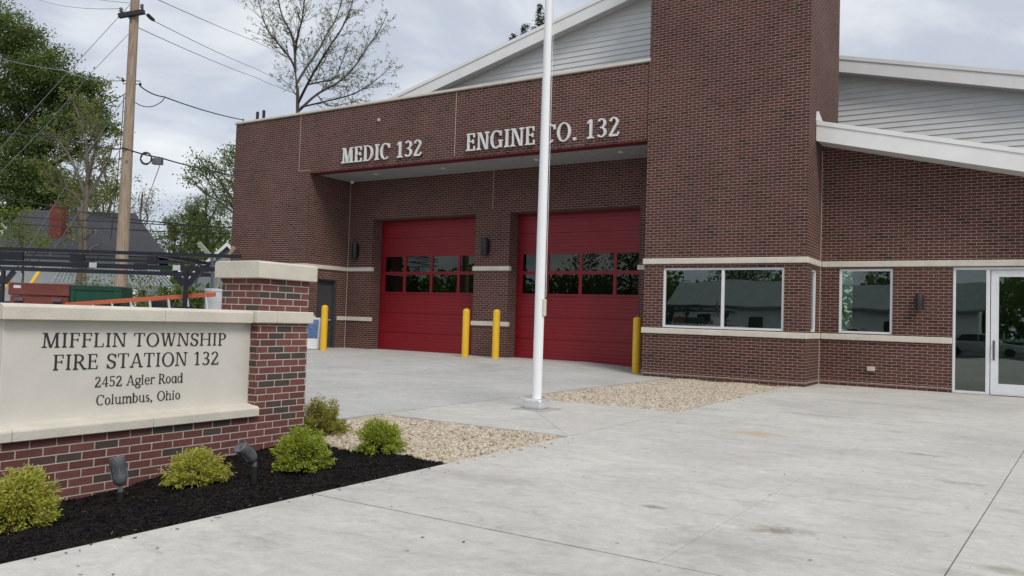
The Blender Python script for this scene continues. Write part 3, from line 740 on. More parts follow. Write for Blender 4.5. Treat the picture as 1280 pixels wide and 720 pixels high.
# bay doors
for (x0, x1), panes in ((D1, None), (D2, None)):
    YD = YW + 0.48
    mb = MB()
    zs2 = [0.06, 0.62, 1.18, 1.74, 1.98, 3.30, 3.86, ZD - 0.002]
    cols = [(x0 + 0.62, x0 + 1.42), (x0 + 1.54, x0 + 2.57), (x0 + 2.66, x0 + 3.65)]
    cols = [(x0 + 0.20, x0 + 0.99), (x0 + 1.11, x0 + 2.13), (x0 + 2.23, x0 + 3.23), (x0 + 3.33, x0 + 4.03)]
    zr = [(2.07, 2.65), (2.75, 3.26)]
    # flat sections with grooves between them, ribs below
    def sect(z0, z1, ribs=True):
        mb.box(x0 - 0.01, x1 + 0.01, YD, YD + 0.05, z0, z1 - 0.016)
        mb.box(x0 - 0.01, x1 + 0.01, YD + 0.025, YD + 0.05, z1 - 0.016, z1)
        if ribs:
            for q in range(1, 6):
                zq = z0 + (z1 - z0) * q / 6
                mb.prism([(YD - 0.0004, zq - 0.03), (YD - 0.0035, zq + 0.004), (YD - 0.0004, zq + 0.022)], 'x', x0, x1)
    for a, b_ in ((0.06, 0.72), (0.72, 1.38), (1.38, 2.0)): sect(a, b_)
    for a, b_ in ((3.30, 3.90), (3.90, ZD + 0.02)): sect(a, b_)
    wall(mb, 'x', YD, 0.05, x0 - 0.01, x1 + 0.01, 2.0, 3.30, [(c0, c1, a, b_) for (c0, c1) in cols for (a, b_) in zr])
    dr = weld_build('bay_door', mb, M['red'], ST_)
    for (c0, c1) in cols:
        for (a, b_) in zr:
            mb = MB(); mb.box(c0, c1, YD + 0.022, YD + 0.030, a, b_); build('window_pane', mb, M['bay_glass'], dr)
    mb = MB(); mb.box(x0, x1, YD - 0.01, YD + 0.06, 0.0 + gz(x0, 20.4) - 0.09, 0.058); build('bottom_seal', mb, M['black'], dr)
    mb = MB(); mb.box(x0 + 0.0, x0 + 0.035, YD - 0.02, YD - 0.004, 0.05, ZD); mb.box(x1 - 0.035, x1, YD - 0.02, YD - 0.004, 0.05, ZD); mb.box(x0 + 0.036, x1 - 0.036, YD - 0.02, YD - 0.004, ZD - 0.05, ZD - 0.001)
    build('weather_strip', mb, M['red_steel'], dr)
mb = MB(); mb.box(XL2, -7.6, YW - 0.001, YW + 0.5, G0, 0.045)
# dark engine hall behind the bay doors
mb = MB(); wall(mb, 'x', 31.0, 0.2, -20.5, -7.9, 0, 6.0, []); mb.box(-20.5, -7.9, 21.1, 31.2, -0.02, 0.10); mb.box(-20.5, -7.9, 21.1, 31.2, 6.0, 6.1)
build('engine_hall', mb, M['dim'], ST_)
# stone bands of the bay wall and inner pier wall
def band(x0, x1, y0, y1, ztop, name='stone_band', h=BAND):
    mb = MB(); mb.box(x0, x1, y0, y1, ztop - h, ztop); return build(name, mb, M['stone'], ST_, bevel=0.01)
for zt in (ZB, ZS):
    band(D1[1] - 0.03, D2[0] + 0.03, YW - 0.045, YW + 0.10, zt)
    band(XL2 + 0.05, D1[0] + 0.03, YW - 0.045, YW + 0.10, zt)
    band(D2[1] - 0.03, XA + 0.1, YW - 0.045, YW + 0.1, zt)
band(XL2 - 0.1, XL2 + 0.045, YP - 0.045, YW - 0.002, ZB)
band(XL - 0.045, XL2 - 0.102, YP - 0.045, YP + 0.1, ZB)
band(XL2 - 0.1, XL2 + 0.045, SD[1] + 0.06, YW - 0.002, ZS)
band(XL2 - 0.1, XL2 + 0.045, YP - 0.045, SD[0] - 0.06, ZS)
band(XL - 0.045, XL2 - 0.102, YP - 0.045, YP + 0.1, ZS)
# service door in the pier
mb = MB(); mb.box(XL2 - 0.20, XL2 - 0.15, SD[0] + 0.05, SD[1] - 0.05, 0.06, SD[3] - 0.05)
sdo = build('service_door', mb, M['grey_door'], ST_, bevel=0.004)
mb = MB()
for a, b_ in ((SD[0], SD[0] + 0.05), (SD[1] - 0.05, SD[1])): mb.box(XL2 - 0.22, XL2 - 0.02, a + 0.001, b_ - 0.001, 0.05, SD[3] - 0.001)
mb.box(XL2 - 0.22, XL2 - 0.02, SD[0] + 0.052, SD[1] - 0.052, SD[3] - 0.05, SD[3] - 0.001); build('door_frame', mb, M['grey_door'], sdo)
mb = MB(); mb.lathe((XL2 - 0.15, SD[1] - 0.14, 1.05), [(0.03, 0), (0.03, 0.02), (0.012, 0.03), (0.012, 0.06)], 12, axis=(1, 0, 0)); mb.box(XL2 - 0.1, XL2 - 0.08, SD[1] - 0.26, SD[1] - 0.13, 1.04, 1.065); build('handle', mb, M['alu'], sdo)
# control joints
def joint(x0, x1, y0, y1, z0, z1):
    mb = MB(); mb.box(x0, x1, y0, y1, z0, z1); return build('control_joint', mb, M['sealant'], ST_)
joint(-13.806, -13.792, YP - 0.003, YP + 0.02, ZLIN + 0.08, ZPAR)
joint(-20.157, -20.143, YP - 0.003, YP + 0.02, 5.92, ZPAR)
joint(-20.142, -19.62, YP - 0.003, YP + 0.02, 5.92, 5.932)
joint(-13.70, -13.688, YW - 0.003, YW + 0.02, ZD + 0.12, ZLIN - 0.02)
joint(XL2 + 0.001, XL2 + 0.014, YW - 0.012, YW - 0.002, 0.05, ZLIN - 0.02)
# small sensor box on the parapet
mb = MB(); mb.box(-16.76, -16.68, YP - 0.05, YP + 0.01, 7.22, 7.31); build('sensor_box', mb, M['sealant'], ST_, bevel=0.006)
# letters
def front(a, z, d): return (a, YP - 0.025 - d, z)
for txt, a0, a1, z0, h in (('MEDIC 132', -18.17, -14.98, 6.015, 0.485), ('ENGINE CO. 132', -13.34, -8.62, 6.0, 0.495)):
    for ch, mb in text_letters(txt, a0, a1, z0, h, front, 0.055, wt=0.135, th=0.068, gap=0.08):
        ix, iz = [sum(v[k_] for v in mb.v[:4]) / 4 for k_ in (0, 2)]; mb.box(ix - 0.012, ix + 0.012, YP - 0.03, YP + 0.01, iz - 0.012, iz + 0.012)
        build('letter', mb, M['letter'], ST_)
# tower
ZTOP = 12.4; YTB = 21.78
W1 = (-7.352, -4.48, 1.205, 2.648)
mb = MB(); wall(mb, 'x', YT, 0.3, XA, XB, G0, ZTOP, [W1])
SW = (19.02, 19.60, 1.205, 2.648)
wall(mb, 'y', XB, -0.3, YT + 0.3, YTB, G0, ZTOP, [SW])
mb.box(XA, XA + 0.3, YT + 0.3, YTB, G0, ZTOP); mb.box(XA + 0.301, XB - 0.301, YTB - 0.3, YTB, G0, ZTOP); mb.box(XA + 0.3, XB - 0.3, YT + 0.3, YTB - 0.3, ZTOP - 0.3, ZTOP - 0.1)
build('tower_wall', mb, M['brick'], ST_)
mb = MB(); mb.box(XA + 0.31, XB - 0.31, YT + 0.32, YTB - 0.31, 0, 0.06); mb.box(XA + 0.31, XB - 0.31, YT + 0.32, YTB - 0.31, 3.1, 3.2); mb.box(XA + 0.301, XA + 0.33, YT + 0.32, YTB - 0.31, 0.07, 3.09); mb.box(XA + 0.34, XB - 0.31, YTB - 0.34, YTB - 0.301, 0.07, 3.09)
mb.box(-6.6, -4.7, 20.3, 20.9, 0.72, 0.76); mb.box(-6.5, -6.4, 20.4, 20.8, 0.07, 0.71); mb.box(-4.95, -4.85, 20.4, 20.8, 0.07, 0.71)
build('office_room', mb, M['dim'], ST_)
mb = MB(); mb.box(XA - 0.05, XB + 0.05, YT - 0.05, YTB + 0.05, ZTOP, ZTOP + 0.12); build('tower_coping', mb, M['stone'], ST_, bevel=0.015)
for zt in (ZB, ZS):
    mb = MB(); mb.box(XA - 0.035, XB + 0.042, YT - 0.042, YT + 0.08, zt - BAND, zt); mb.box(XB - 0.08, XB + 0.042, YT + 0.081, YR - 0.044, zt - BAND, zt)
    build('stone_band', mb, M['stone'], ST_, bevel=0.012)
def window(mb, axis, plane, a0, a1, z0, z1, mull=(), fr=0.055, inset=0.05, inward=1):
    """aluminium frame set back in the opening, and its panes"""
    def bx(p0, p1, q0, q1, d0, d1, m_):
        if axis == 'x': m_.box(p0, p1, plane + inward * d0 if inward > 0 else plane - d1, plane + d1 if inward > 0 else plane - d0, q0, q1)
        else:
            e0, e1 = sorted((plane + inward * d0, plane + inward * d1)); m_.box(e0, e1, p0, p1, q0, q1)
    f_ = MB()
    bx(a0 + 0.001, a0 + fr, z0 + 0.001, z1 - 0.001, inset, inset + 0.09, f_); bx(a1 - fr, a1 - 0.001, z0 + 0.001, z1 - 0.001, inset, inset + 0.09, f_)
    bx(a0 + fr, a1 - fr, z0 + 0.001, z0 + fr, inset, inset + 0.09, f_); bx(a0 + fr, a1 - fr, z1 - fr, z1 - 0.001, inset, inset + 0.09, f_)
    edges = [a0 + fr]
    for mu in mull: bx(mu - fr * .6, mu + fr * .6, z0 + fr, z1 - fr, inset + 0.002, inset + 0.088, f_); edges += [mu - fr * .6, mu + fr * .6]
    edges.append(a1 - fr)
    o = build('window', f_, M['white'], ST_, bevel=0.004)
    for i in range(0, len(edges), 2):
        p_ = MB(); bx(edges[i], edges[i + 1], z0 + fr, z1 - fr, inset + 0.045, inset + 0.053, p_); build('pane', p_, M['glass'], o)
    return o
window(None, 'x', YT, *W1[:2], *W1[2:], mull=(-5.885,), inset=0.03)
window(None, 'y', XB, *SW[:2], *SW[2:], inset=0.03, inward=-1)
# right wing
W2 = (-3.58, -2.44, 1.205, 2.70)
DO = (-1.25, 1.45, 0.0, 2.725)
XE = 5.2
mb = MB(); wall(mb, 'x', YR, 0.3, XB, XE, G0, 5.9, [W2, (DO[0], DO[1], 0.0, DO[3])])
# cut the top along the roof slope
SL = 0.2478
def wing_z(x): return 6.044 - SL * (x - XB)
mb.v = [(x, y, min(z, wing_z(x) - 0.42)) if z > 5 else (x, y, z) for (x, y, z) in mb.v]
mb.box(XE - 0.3, XE, YR + 0.301, 24.2, G0, wing_z(XE) - 0.42)
weld_build('wing_wall', mb, M['brick'], ST_)
mb = MB(); mb.box(XB + 0.01, XE - 0.31, YR + 0.31, 24.5, -0.02, 0.03); mb.box(XB + 0.01, XE - 0.31, 24.2, 24.28, 0.04, 3.6); mb.box(XB + 0.01, XE - 0.31, YR + 0.31, 24.19, 3.1, 3.2); mb.box(-1.95, -1.85, YR + 0.32, 23.8, 0.04, 3.09); mb.box(0.05, 1.1, 21.5, 22.1, 0.04, 1.1)
build('lobby_room', mb, M['dim'], ST_)
window(None, 'x', YR, *W2[:2], *W2[2:], inset=0.03)
mb = MB(); mb.box(XB + 0.044, XE + 0.04, YR - 0.042, YR + 0.08, ZB - BAND, ZB); build('stone_band', mb, M['stone'], ST_, bevel=0.012)
mb = MB(); mb.box(XB + 0.044, DO[0] - 0.002, YR - 0.042, YR + 0.08, ZS - BAND, ZS); build('stone_band', mb, M['stone'], ST_, bevel=0.012)
joint(XB + 0.002, XB + 0.016, YR - 0.014, YR - 0.002, 0.0, 5.5)
for (x0, x1, y0, y1) in ((XA, XB + 0.004, YT - 0.004, YT - 0.0005), (XB + 0.0005, XB + 0.004, YT, YR - 0.02), (XB + 0.02, DO[0] - 0.002, YR - 0.004, YR - 0.0005)):
    mb = MB(); mb.box(x0, x1, y0, y1, 0.085, 0.097); build('weep_flashing', mb, M['sealant'], ST_)
# wing roof: sloped slab, white fascia, soffit
YF = 19.17
def slope_slab(x0, x1, za, zb_, t, y0, y1):
    m_ = MB(); m_.prism([(x0, za - t), (x1, zb_ - t), (x1, zb_), (x0, za)], 'y', y0, y1); return m_
wr = build('wing_roof', slope_slab(XB + 0.012, 5.9, wing_z(XB) + 0.0, wing_z(5.9), 0.10, YF + 0.04, 24.2), M['roof'], ST_)
build('fascia', merge(slope_slab(XB + 0.012, 5.9, wing_z(XB) - 0.09, wing_z(5.9) - 0.09, 0.36, YF, YF + 0.035), slope_slab(XB + 0.011, 5.92, wing_z(XB) + 0.015, wing_z(5.92) + 0.015, 0.10, YF - 0.02, YF + 0.038)), M['fascia'], wr)
build('roof_soffit', slope_slab(XB + 0.012, 5.9, wing_z(XB) - 0.40, wing_z(5.9) - 0.40, 0.03, YF + 0.036, YR - 0.001), M['trim_white'], wr)
mb = MB(); mb.prism([(YF - 0.02, wing_z(XB) + 0.02), (YF + 0.75, wing_z(XB) + 0.02), (YF + 0.05, wing_z(XB) + 0.24)], 'x', XB + 0.001, XB + 0.05); build('flashing', mb, M['fascia'], wr)
# siding helper: real overlapping boards
def laps(y, zlo, zhi, xlim, expo=0.155):
    m_ = MB(); z = zlo
    while z < zhi - 0.01:
        z1 = min(z + expo, zhi)
        (l0, r0), (l1, r1) = xlim(z), xlim(z1)
        if r0 - l0 > 0.02:
            if l1 > r1: l1 = r1 = (l1 + r1) / 2
            v = [(l0, y - 0.024, z), (r0, y - 0.024, z), (r1, y, z1), (l1, y, z1), (l0, y + 0.01, z), (r0, y + 0.01, z)]
            m_.add(v, [(0, 1, 2, 3), (4, 5, 1, 0)])
        z = z1
    return m_
# left (engine hall) gable: rake rising to the tower
YG = 20.0
def rake_z(x): return 9.409 + 0.2525 * (x + 13.68)
xl0 = -21.4
build('gable_siding', laps(YG + 0.42, 7.4, rake_z(XA) - 0.2, lambda z: (max(xl0, (z + 0.35 - 9.409) / 0.2525 - 13.68), XA), 0.155), M['siding'], ST_)
mr = build('hall_roof', slope_slab(xl0, XA - 0.002, rake_z(xl0), rake_z(XA), 0.14, YG + 0.04, 34), M['roof'], ST_)
build('fascia', merge(slope_slab(xl0, XA - 0.002, rake_z(xl0) - 0.08, rake_z(XA) - 0.08, 0.34, YG, YG + 0.036), slope_slab(xl0 - 0.02, XA - 0.003, rake_z(xl0) + 0.015, rake_z(XA) + 0.015, 0.10, YG - 0.025, YG + 0.039)), M['fascia'], mr)
sfm = slope_slab(xl0, XA - 0.003, rake_z(xl0) - 0.36, rake_z(XA) - 0.36, 0.02, YG + 0.037, YG + 0.40)
for i in range(46):
    x = xl0 + 0.3 * i
    if x < XA - 0.1: sfm.prism([(x, rake_z(x) - 0.396), (x + 0.02, rake_z(x + 0.02) - 0.396), (x + 0.02, rake_z(x) - 0.38), (x, rake_z(x) - 0.38)], 'y', YG + 0.04, YG + 0.39)
build('rake_soffit', sfm, M['trim_white'], mr)
mb = MB(); mb.prism([(XA - 0.32, 6.1), (XA - 0.002, 6.1), (XA - 0.002, rake_z(XA) - 0.15), (XA - 0.32, rake_z(XA) - 0.24)], 'y', YTB + 0.01, 34); mb.box(xl0 + 0.5, xl0 + 0.8, 21.3, 34, G0, 7.3); mb.box(xl0 + 0.81, XA - 0.33, 33.7, 34, G0, 7.4)
build('hall_side_wall', mb, M['siding'], ST_)
# right gable behind the wing
KY = 24.0 / 20.4
def rz2(x): return 1.3 + KY * ((7.4335 - 1.3) - 0.2405 * (x / KY + 1.861))
YG2 = 24.0
build('gable_siding', laps(YG2 + 0.45, 3.4, rz2(XA) - 0.3, lambda z: (XA + 0.02, min(9.0, (rz2(0) - 0.33 - z) / 0.2405)), 0.155), M['siding'], ST_)
rr = build('office_roof', slope_slab(XA + 0.01, 10, rz2(XA), rz2(10), 0.14, YG2 + 0.04, 34), M['roof'], ST_)
build('fascia', merge(slope_slab(XA + 0.01, 10, rz2(XA) - 0.08, rz2(10) - 0.08, 0.37, YG2, YG2 + 0.036), slope_slab(XA + 0.009, 10.02, rz2(XA) + 0.015, rz2(10.02) + 0.015, 0.11, YG2 - 0.025, YG2 + 0.039)), M['fascia'], rr)
build('rake_soffit', slope_slab(XA + 0.01, 10, rz2(XA) - 0.40, rz2(10) - 0.40, 0.03, YG2 + 0.037, YG2 + 0.45), M['trim_white'], rr)
# entrance: sidelight and door
mb = MB()
fy0, fy1 = YR + 0.03, YR + 0.14
mb.box(DO[0] + 0.001, DO[0] + 0.055, fy0, fy1, 0.002, DO[3] - 0.001); mb.box(-0.625, -0.55, fy0, fy1, 0.002, DO[3] - 0.06); mb.box(DO[0] + 0.056, DO[1] - 0.056, fy0, fy1, DO[3] - 0.06, DO[3] - 0.001)
mb.box(DO[0] + 0.056, -0.626, fy0, fy1, 0.002, 0.06); mb.box(DO[1] - 0.055, DO[1] - 0.001, fy0, fy1, 0.002, DO[3] - 0.001)
en = build('entrance_frame', mb, M['white'], ST_, bevel=0.004)
mb = MB(); mb.box(DO[0] + 0.055, -0.625, fy0 + 0.045, fy0 + 0.053, 0.06, DO[3] - 0.06); build('pane', mb, M['glass'], en)
for x0, x1, hs in ((-0.535, 0.43, 0), (0.44, 1.385, 1)):
    mb = MB(); wall(mb, 'x', fy0 + 0.03, 0.05, x0, x1, 0.012, DO[3] - 0.07, [(x0 + 0.145, x1 - 0.145, 0.25, DO[3] - 0.21)])
    dr = weld_build('entrance_door', mb, M['white'], ST_)
    mb = MB(); mb.box(x0 + 0.145, x1 - 0.145, fy0 + 0.05, fy0 + 0.058, 0.25, DO[3] - 0.21); build('pane', mb, M['glass'], dr)
    mb = MB(); hx = x0 + 0.06 if hs == 0 else x1 - 0.06
    mb.box(hx - 0.02, hx + 0.02, fy0 + 0.022, fy0 + 0.0295, 0.74, 1.16); mb.tube([(hx, fy0 + 0.02, 0.80), (hx, fy0 - 0.045, 0.81), (hx, fy0 - 0.045, 1.08), (hx, fy0 + 0.02, 1.09)], 0.012, 8)
    build('handle', mb, M['grey_cast'], dr)
    mb = MB(); mb.box(x0 + 0.12, x1 - 0.12, fy0 + 0.085, fy0 + 0.13, 1.14, 1.21); build('push_bar', mb, M['alu'], dr)
# wall lights, wall box
def sconce(x, y, z, h, r, ma):
    m_ = MB(); m_.lathe((x, y - 0.11, z - h / 2), [(r * 0.9, 0), (r, 0.02), (r, h - 0.02), (r * 0.9, h)], 20); m_.box(x - r * 0.75, x + r * 0.75, y - 0.10, y + 0.005, z - h * 0.28, z + h * 0.28)
    m_.box(x - r * 1.1, x + r * 1.1, y - 0.02, y + 0.004, z - h * 0.35, z + h * 0.35)
    build('wall_light', m_, ma, ST_, smooth=True)
sconce(-13.86, YW, 3.46, 0.52, 0.105, M['black']); sconce(-19.22, YW, 3.43, 0.52, 0.105, M['black']); sconce(-1.89, YR, 1.945, 0.36, 0.075, M['bronze'])
mb = MB(); mb.box(-2.95, -2.78, YR - 0.05, YR + 0.005, 0.37, 0.47); build('outlet_box', mb, M['sealant'], ST_, bevel=0.008)
mb = MB(); mb.tube([(XL - 0.02, YP + 0.3, ZPAR + 0.05), (XL - 0.02, YP + 0.3, ZPAR + 0.28)], 0.02); build('service_hook', mb, M['black'], ST_)

# ------------------------------------------------------------------ bollards
BG = 'yellow bollards guarding the bay doors'
for (bx_, by_), lab in (((-18.671, 18.491), 'yellow bollard beside the dark grey service door, leftmost of four'), ((-13.90, 19.52), 'yellow bollard in front of the left red bay door'),
                        ((-12.94, 19.698), 'yellow bollard in front of the brick pier between the bay doors'), ((-8.277, 19.149), 'yellow bollard beside the brick tower, in front of the right red bay door')):
    z = gz(bx_, by_)
    mb = MB(); r = 0.105; h = 1.43
    mb.lathe((bx_, by_, z - 0.05), [(r, 0), (r, h - 0.02)] + [(r * math.cos(R(a)), h - 0.02 + 0.075 * math.sin(R(a))) for a in (15, 30, 45, 60, 75, 86)], 28)
    tag(build('bollard', mb, M['yellow'], origin=(bx_, by_, z), smooth=True), lab, 'bollard', BG)

# ------------------------------------------------------------------ flagpole
FX, FY = -5.945, 10.183
fp = empty('flagpole', (FX, FY, 0), 'tall white flagpole standing on a square shoe in the concrete pad', 'flagpole')
mb = MB(); n = 24
mb.lathe((FX, FY, 0.05), [(0.071, 0), (0.071, 2.5), (0.060, 5.0), (0.05, 7.5), (0.043, 9.2)], 32); build('pole', mb, M['pole_white'], fp, smooth=True)
mb = MB(); mb.lathe((FX, FY, 9.25), [(0.02, 0), (0.06, 0.03), (0.085, 0.09), (0.06, 0.15), (0.01, 0.175)], 20); build('finial', mb, M['pole_white'], fp, smooth=True)
mb = MB(); mb.box(FX - 0.145, FX + 0.145, FY - 0.145, FY + 0.145, 0.0, 0.155); build('base_shoe', mb, M['alu'], fp, bevel=0.045, seg=4, smooth=True)
mb = MB(); mb.box(FX - 0.27, FX + 0.27, FY - 0.27, FY + 0.27, -0.004, 0.006); build('base_plate', mb, M['grout'], fp)
mb = MB(); mb.box(FX + 0.055, FX + 0.10, FY - 0.035, FY + 0.035, 1.35, 1.60); build('cleat_cover', mb, M['stone'], fp, bevel=0.012, seg=2)
mb = MB(); mb.tube([(FX + 0.10, FY, 1.62), (FX + 0.085, FY + 0.01, 5), (FX + 0.07, FY, 9.1)], 0.004, 5); build('halyard', mb, M['white'], fp)

# ------------------------------------------------------------------ monument sign
SX = -6.30
sg = empty('monument_sign', (-6.6, 4.2, -0.1), 'brick and cast stone monument sign naming the fire station, with a pillar at one end', 'monument sign')
mb = MB(); mb.box(SX - 0.62, SX, 1.0, 5.352, G0, 0.272); build('base_wall', mb, M['sign_brick'], sg)
mb = MB(); mb.box(SX - 0.56, SX, 5.353, 6.005, G0, 1.176)
mb.box(SX - 0.56, SX - 0.002, 5.355, 6.003, 1.295, 1.622); build('pillar', mb, M['sign_brick'], sg)
mb = MB(); mb.prism([(SX - 0.62, 1.614), (SX + 0.06, 1.614), (SX + 0.06, 1.772), (SX + 0.02, 1.786), (SX - 0.58, 1.786), (SX - 0.62, 1.772)], 'y', 5.295, 6.06); build('pillar_cap', mb, M['stone'], sg, bevel=0.008)
mb = MB(); mb.box(SX - 0.6, SX + 0.045, 5.31, 5.56, 1.175, 1.298); mb.box(SX - 0.6, SX + 0.045, 5.564, 6.045, 1.175, 1.298); build('pillar_band', mb, M['stone'], sg, bevel=0.010)
mb = MB(); mb.box(SX - 0.46, SX - 0.10, 3.07, 5.352, 0.36, 1.18); build('name_panel', mb, M['panel'], sg, bevel=0.004)
for a, b_ in ((3.02, 4.35), (4.354, 5.306)):
    mb = MB(); mb.prism([(SX - 0.54, 1.173), (SX - 0.012, 1.173), (SX - 0.012, 1.275), (SX - 0.05, 1.296), (SX - 0.50, 1.296), (SX - 0.54, 1.275)], 'y', a, b_); build('wall_cap', mb, M['stone'], sg, bevel=0.006)
for a, b_ in ((1.0, 3.10), (3.104, 4.245), (4.249, 5.375)):
    mb = MB(); mb.prism([(SX - 0.64, 0.273), (SX + 0.05, 0.273), (SX + 0.05, 0.350), (SX + 0.035, 0.366), (SX - 0.10, 0.392), (SX - 0.64, 0.392)], 'y', a, b_); build('ledge', mb, M['stone'], sg, bevel=0.006)
def signp(a, z, d): return (SX - 0.1005 + d, a, z)
for txt, a0, a1, z0, h, wt in (('MIFFLIN TOWNSHIP', 3.352, 5.06, 0.957, 0.117, 0.125), ('FIRE STATION 132', 3.448, 4.985, 0.779, 0.123, 0.125), ('2452 Agler Road', 3.792, 4.612, 0.629, 0.086, 0.125), ('Columbus, Ohio', 3.812, 4.592, 0.480, 0.083, 0.125)):
    for ch, mb in text_letters(txt, a0, a1, z0, h, signp, 0.003, wt=wt, th=0.06, gap=0.05 if h > 0.1 else 0.03): build('letter', mb, M['ink'], sg)

# ------------------------------------------------------------------ garden spotlights
SPG = 'garden spotlights lighting the sign'
def spotlight(px_, py_, ax, lab, L_=0.20, stake=0.07):
    p_ = mulch_hit(px_, py_); t = empty('garden_spotlight', p_, lab, 'spotlight', SPG)
    ax = Vector(ax).normalized(); top = p_ + Vector((0, 0, stake))
    mb = MB(); mb.lathe(p_ + Vector((0, 0, -0.05)), [(0.026, 0), (0.026, 0.05 + stake)], 14); build('stake', mb, M['black'], t)
    mb = MB(); mb.lathe(top, [(0.02, -0.01), (0.02, 0.03), (0.012, 0.035), (0.012, 0.05)], 12); build('knuckle', mb, M['grey_cast'], t)
    c = top + Vector((0, 0, 0.045))
    mb = MB(); mb.lathe(c, [(0.012, 0.0), (0.032, 0.008), (0.047, 0.03), (0.053, 0.06), (0.054, 0.135), (0.058, 0.14), (0.058, L_ - 0.005), (0.052, L_), (0.048, L_ - 0.012), (0.01, L_ - 0.02)], 28, axis=ax)
    q = Vector((0, 0, 1)).rotation_difference(ax)
    for k_ in range(8):
        an = k_ * math.pi / 4 + 0.3; mb.obox(c + q @ Vector((0.054 * math.cos(an), 0.054 * math.sin(an), 0.095)), q @ Vector((0.004 * math.cos(an), 0.004 * math.sin(an), 0)), q @ Vector((-0.003 * math.sin(an), 0.003 * math.cos(an), 0)), ax * 0.04)
    build('lamp_body', mb, M['grey_cast'], t, smooth=True)
    mb = MB(); mb.lathe(c + ax * (L_ - 0.022), [(0.047, 0), (0.047, 0.004)], 24, axis=ax); build('lens', mb, M['glass'], t)
spotlight(150, 627, (-0.25, -0.05, 1), 'grey garden spotlight pointing straight up, left of the middle shrub', 0.215, 0.075)
spotlight(317, 603, (-0.10, -0.78, 0.72), 'grey garden spotlight tilted sideways on a taller black stake', 0.19, 0.13)

# ------------------------------------------------------------------ shrubs
LG = {}
def leafmat(key, stops, tr=0.25, extra=None):
    M[key] = island(key, stops, 0.6, tr, 0.25, extra); return M[key]
leafmat('shrub_yellow', [(0.0, (0.20, 0.24, 0.03)), (0.4, (0.40, 0.43, 0.07)), (0.75, (0.55, 0.54, 0.12)), (0.93, (0.62, 0.55, 0.18)), (1.0, (0.36, 0.17, 0.08))], 0.35)
leafmat('shrub_green', [(0.0, (0.16, 0.23, 0.022)), (0.5, (0.31, 0.38, 0.05)), (0.85, (0.44, 0.49, 0.085)), (1.0, (0.55, 0.52, 0.14))], 0.35)
leafmat('shrub_dull', [(0.0, (0.18, 0.20, 0.035)), (0.5, (0.33, 0.34, 0.07)), (0.85, (0.43, 0.41, 0.11)), (1.0, (0.40, 0.24, 0.10))], 0.35)
def shrub(p_, rx, h, nst, ma, lab, dens=1.0, wild=0.0, lsize=0.025):
    t = empty('shrub', p_, lab, 'shrub', 'low shrubs around the sign')
    wood = MB(); P = []; D = []
    for i in range(nst):
        a = random.uniform(0, 2 * math.pi); rr_ = math.sqrt(random.random()); el = (1 - rr_ ** 2.2) ** 0.5 * (1 if random.random() < 0.58 else random.uniform(0.08, 0.9))
        k_ = random.uniform(0.82, 1.10) + (random.random() ** 3) * wild
        tip = Vector((math.cos(a) * rr_ * rx, math.sin(a) * rr_ * rx, 0.05 * h + el * h * 0.95)) * k_
        st = Vector((math.cos(a) * 0.03, math.sin(a) * 0.03, 0.0))
        md = st.lerp(tip, 0.5) + Vector((0, 0, 0.08 * h))
        wood.tube([p_ + st, p_ + md, p_ + tip], [0.004, 0.003, 0.0012], 4, cap=False)
        dr = (tip - md).normalized()
        nl = int(62 * dens)
        for j in range(nl):
            f = random.random() ** 0.6
            q = md.lerp(tip, f) + Vector((random.gauss(0, 0.016), random.gauss(0, 0.016), random.gauss(0, 0.012)))
            P.append(p_ + q); D.append(dr * 0.9 + Vector((math.cos(a), math.sin(a), -0.15)) * 0.5)
    build('stem', wood, M['bark'], t, uv=False)
    P = np.array([tuple(x) for x in P]); D = np.array([tuple(x) for x in D])
    Q = leaf_quads(P, lsize, 0.36, D, 0.55, 0.25)
    np_mesh('foliage', Q, 4, ma, t, origin=tuple(p_))
shrub(mulch_hit(22, 660), 0.245, 0.355, 170, M['shrub_yellow'], 'yellow green shrub with reddish tips nearest the camera, cut by the left edge', lsize=0.025)
shrub(mulch_hit(246, 606), 0.255, 0.27, 150, M['shrub_yellow'], 'low wide yellow green shrub between the two garden spotlights')
shrub(mulch_hit(377, 588), 0.235, 0.36, 170, M['shrub_green'], 'bright green shrub at the corner of the sign pillar', wild=0.1)
pb = at_z(474, 566, -0.02)
shrub(pb, 0.235, 0.31, 150, M['shrub_green'], 'round green shrub on the mulch edge in front of the gravel')
pb = Vector((-6.42, 6.38, -0.03))
shrub(pb, 0.25, 0.33, 150, M['shrub_dull'], 'dull thin shrub with upright twigs behind the sign pillar', dens=1.0, wild=0.25, lsize=0.028)

# ------------------------------------------------------------------ trees
leafmat('leaf_dark', [(0.0, (0.045, 0.075, 0.022)), (0.5, (0.105, 0.155, 0.05)), (0.85, (0.17, 0.225, 0.085)), (1.0, (0.27, 0.31, 0.17))], 0.48)
leafmat('leaf_mid', [(0.0, (0.05, 0.085, 0.024)), (0.5, (0.105, 0.16, 0.05)), (0.85, (0.16, 0.22, 0.075)), (1.0, (0.24, 0.28, 0.13))], 0.4)
leafmat('leaf_pale', [(0.0, (0.09, 0.12, 0.05)), (0.5, (0.15, 0.18, 0.085)), (1.0, (0.24, 0.26, 0.14))], 0.3)
leafmat('leaf_lime', [(0.0, (0.07, 0.11, 0.015)), (0.5, (0.14, 0.19, 0.03)), (1.0, (0.23, 0.27, 0.06))], 0.35)
leafmat('leaf_sparse', [(0.0, (0.08, 0.10, 0.035)), (0.5, (0.16, 0.19, 0.065)), (1.0, (0.28, 0.31, 0.11))], 0.45)
leafmat('needle', [(0.0, (0.012, 0.022, 0.012)), (0.6, (0.028, 0.045, 0.022)), (1.0, (0.05, 0.07, 0.035))], 0.1)
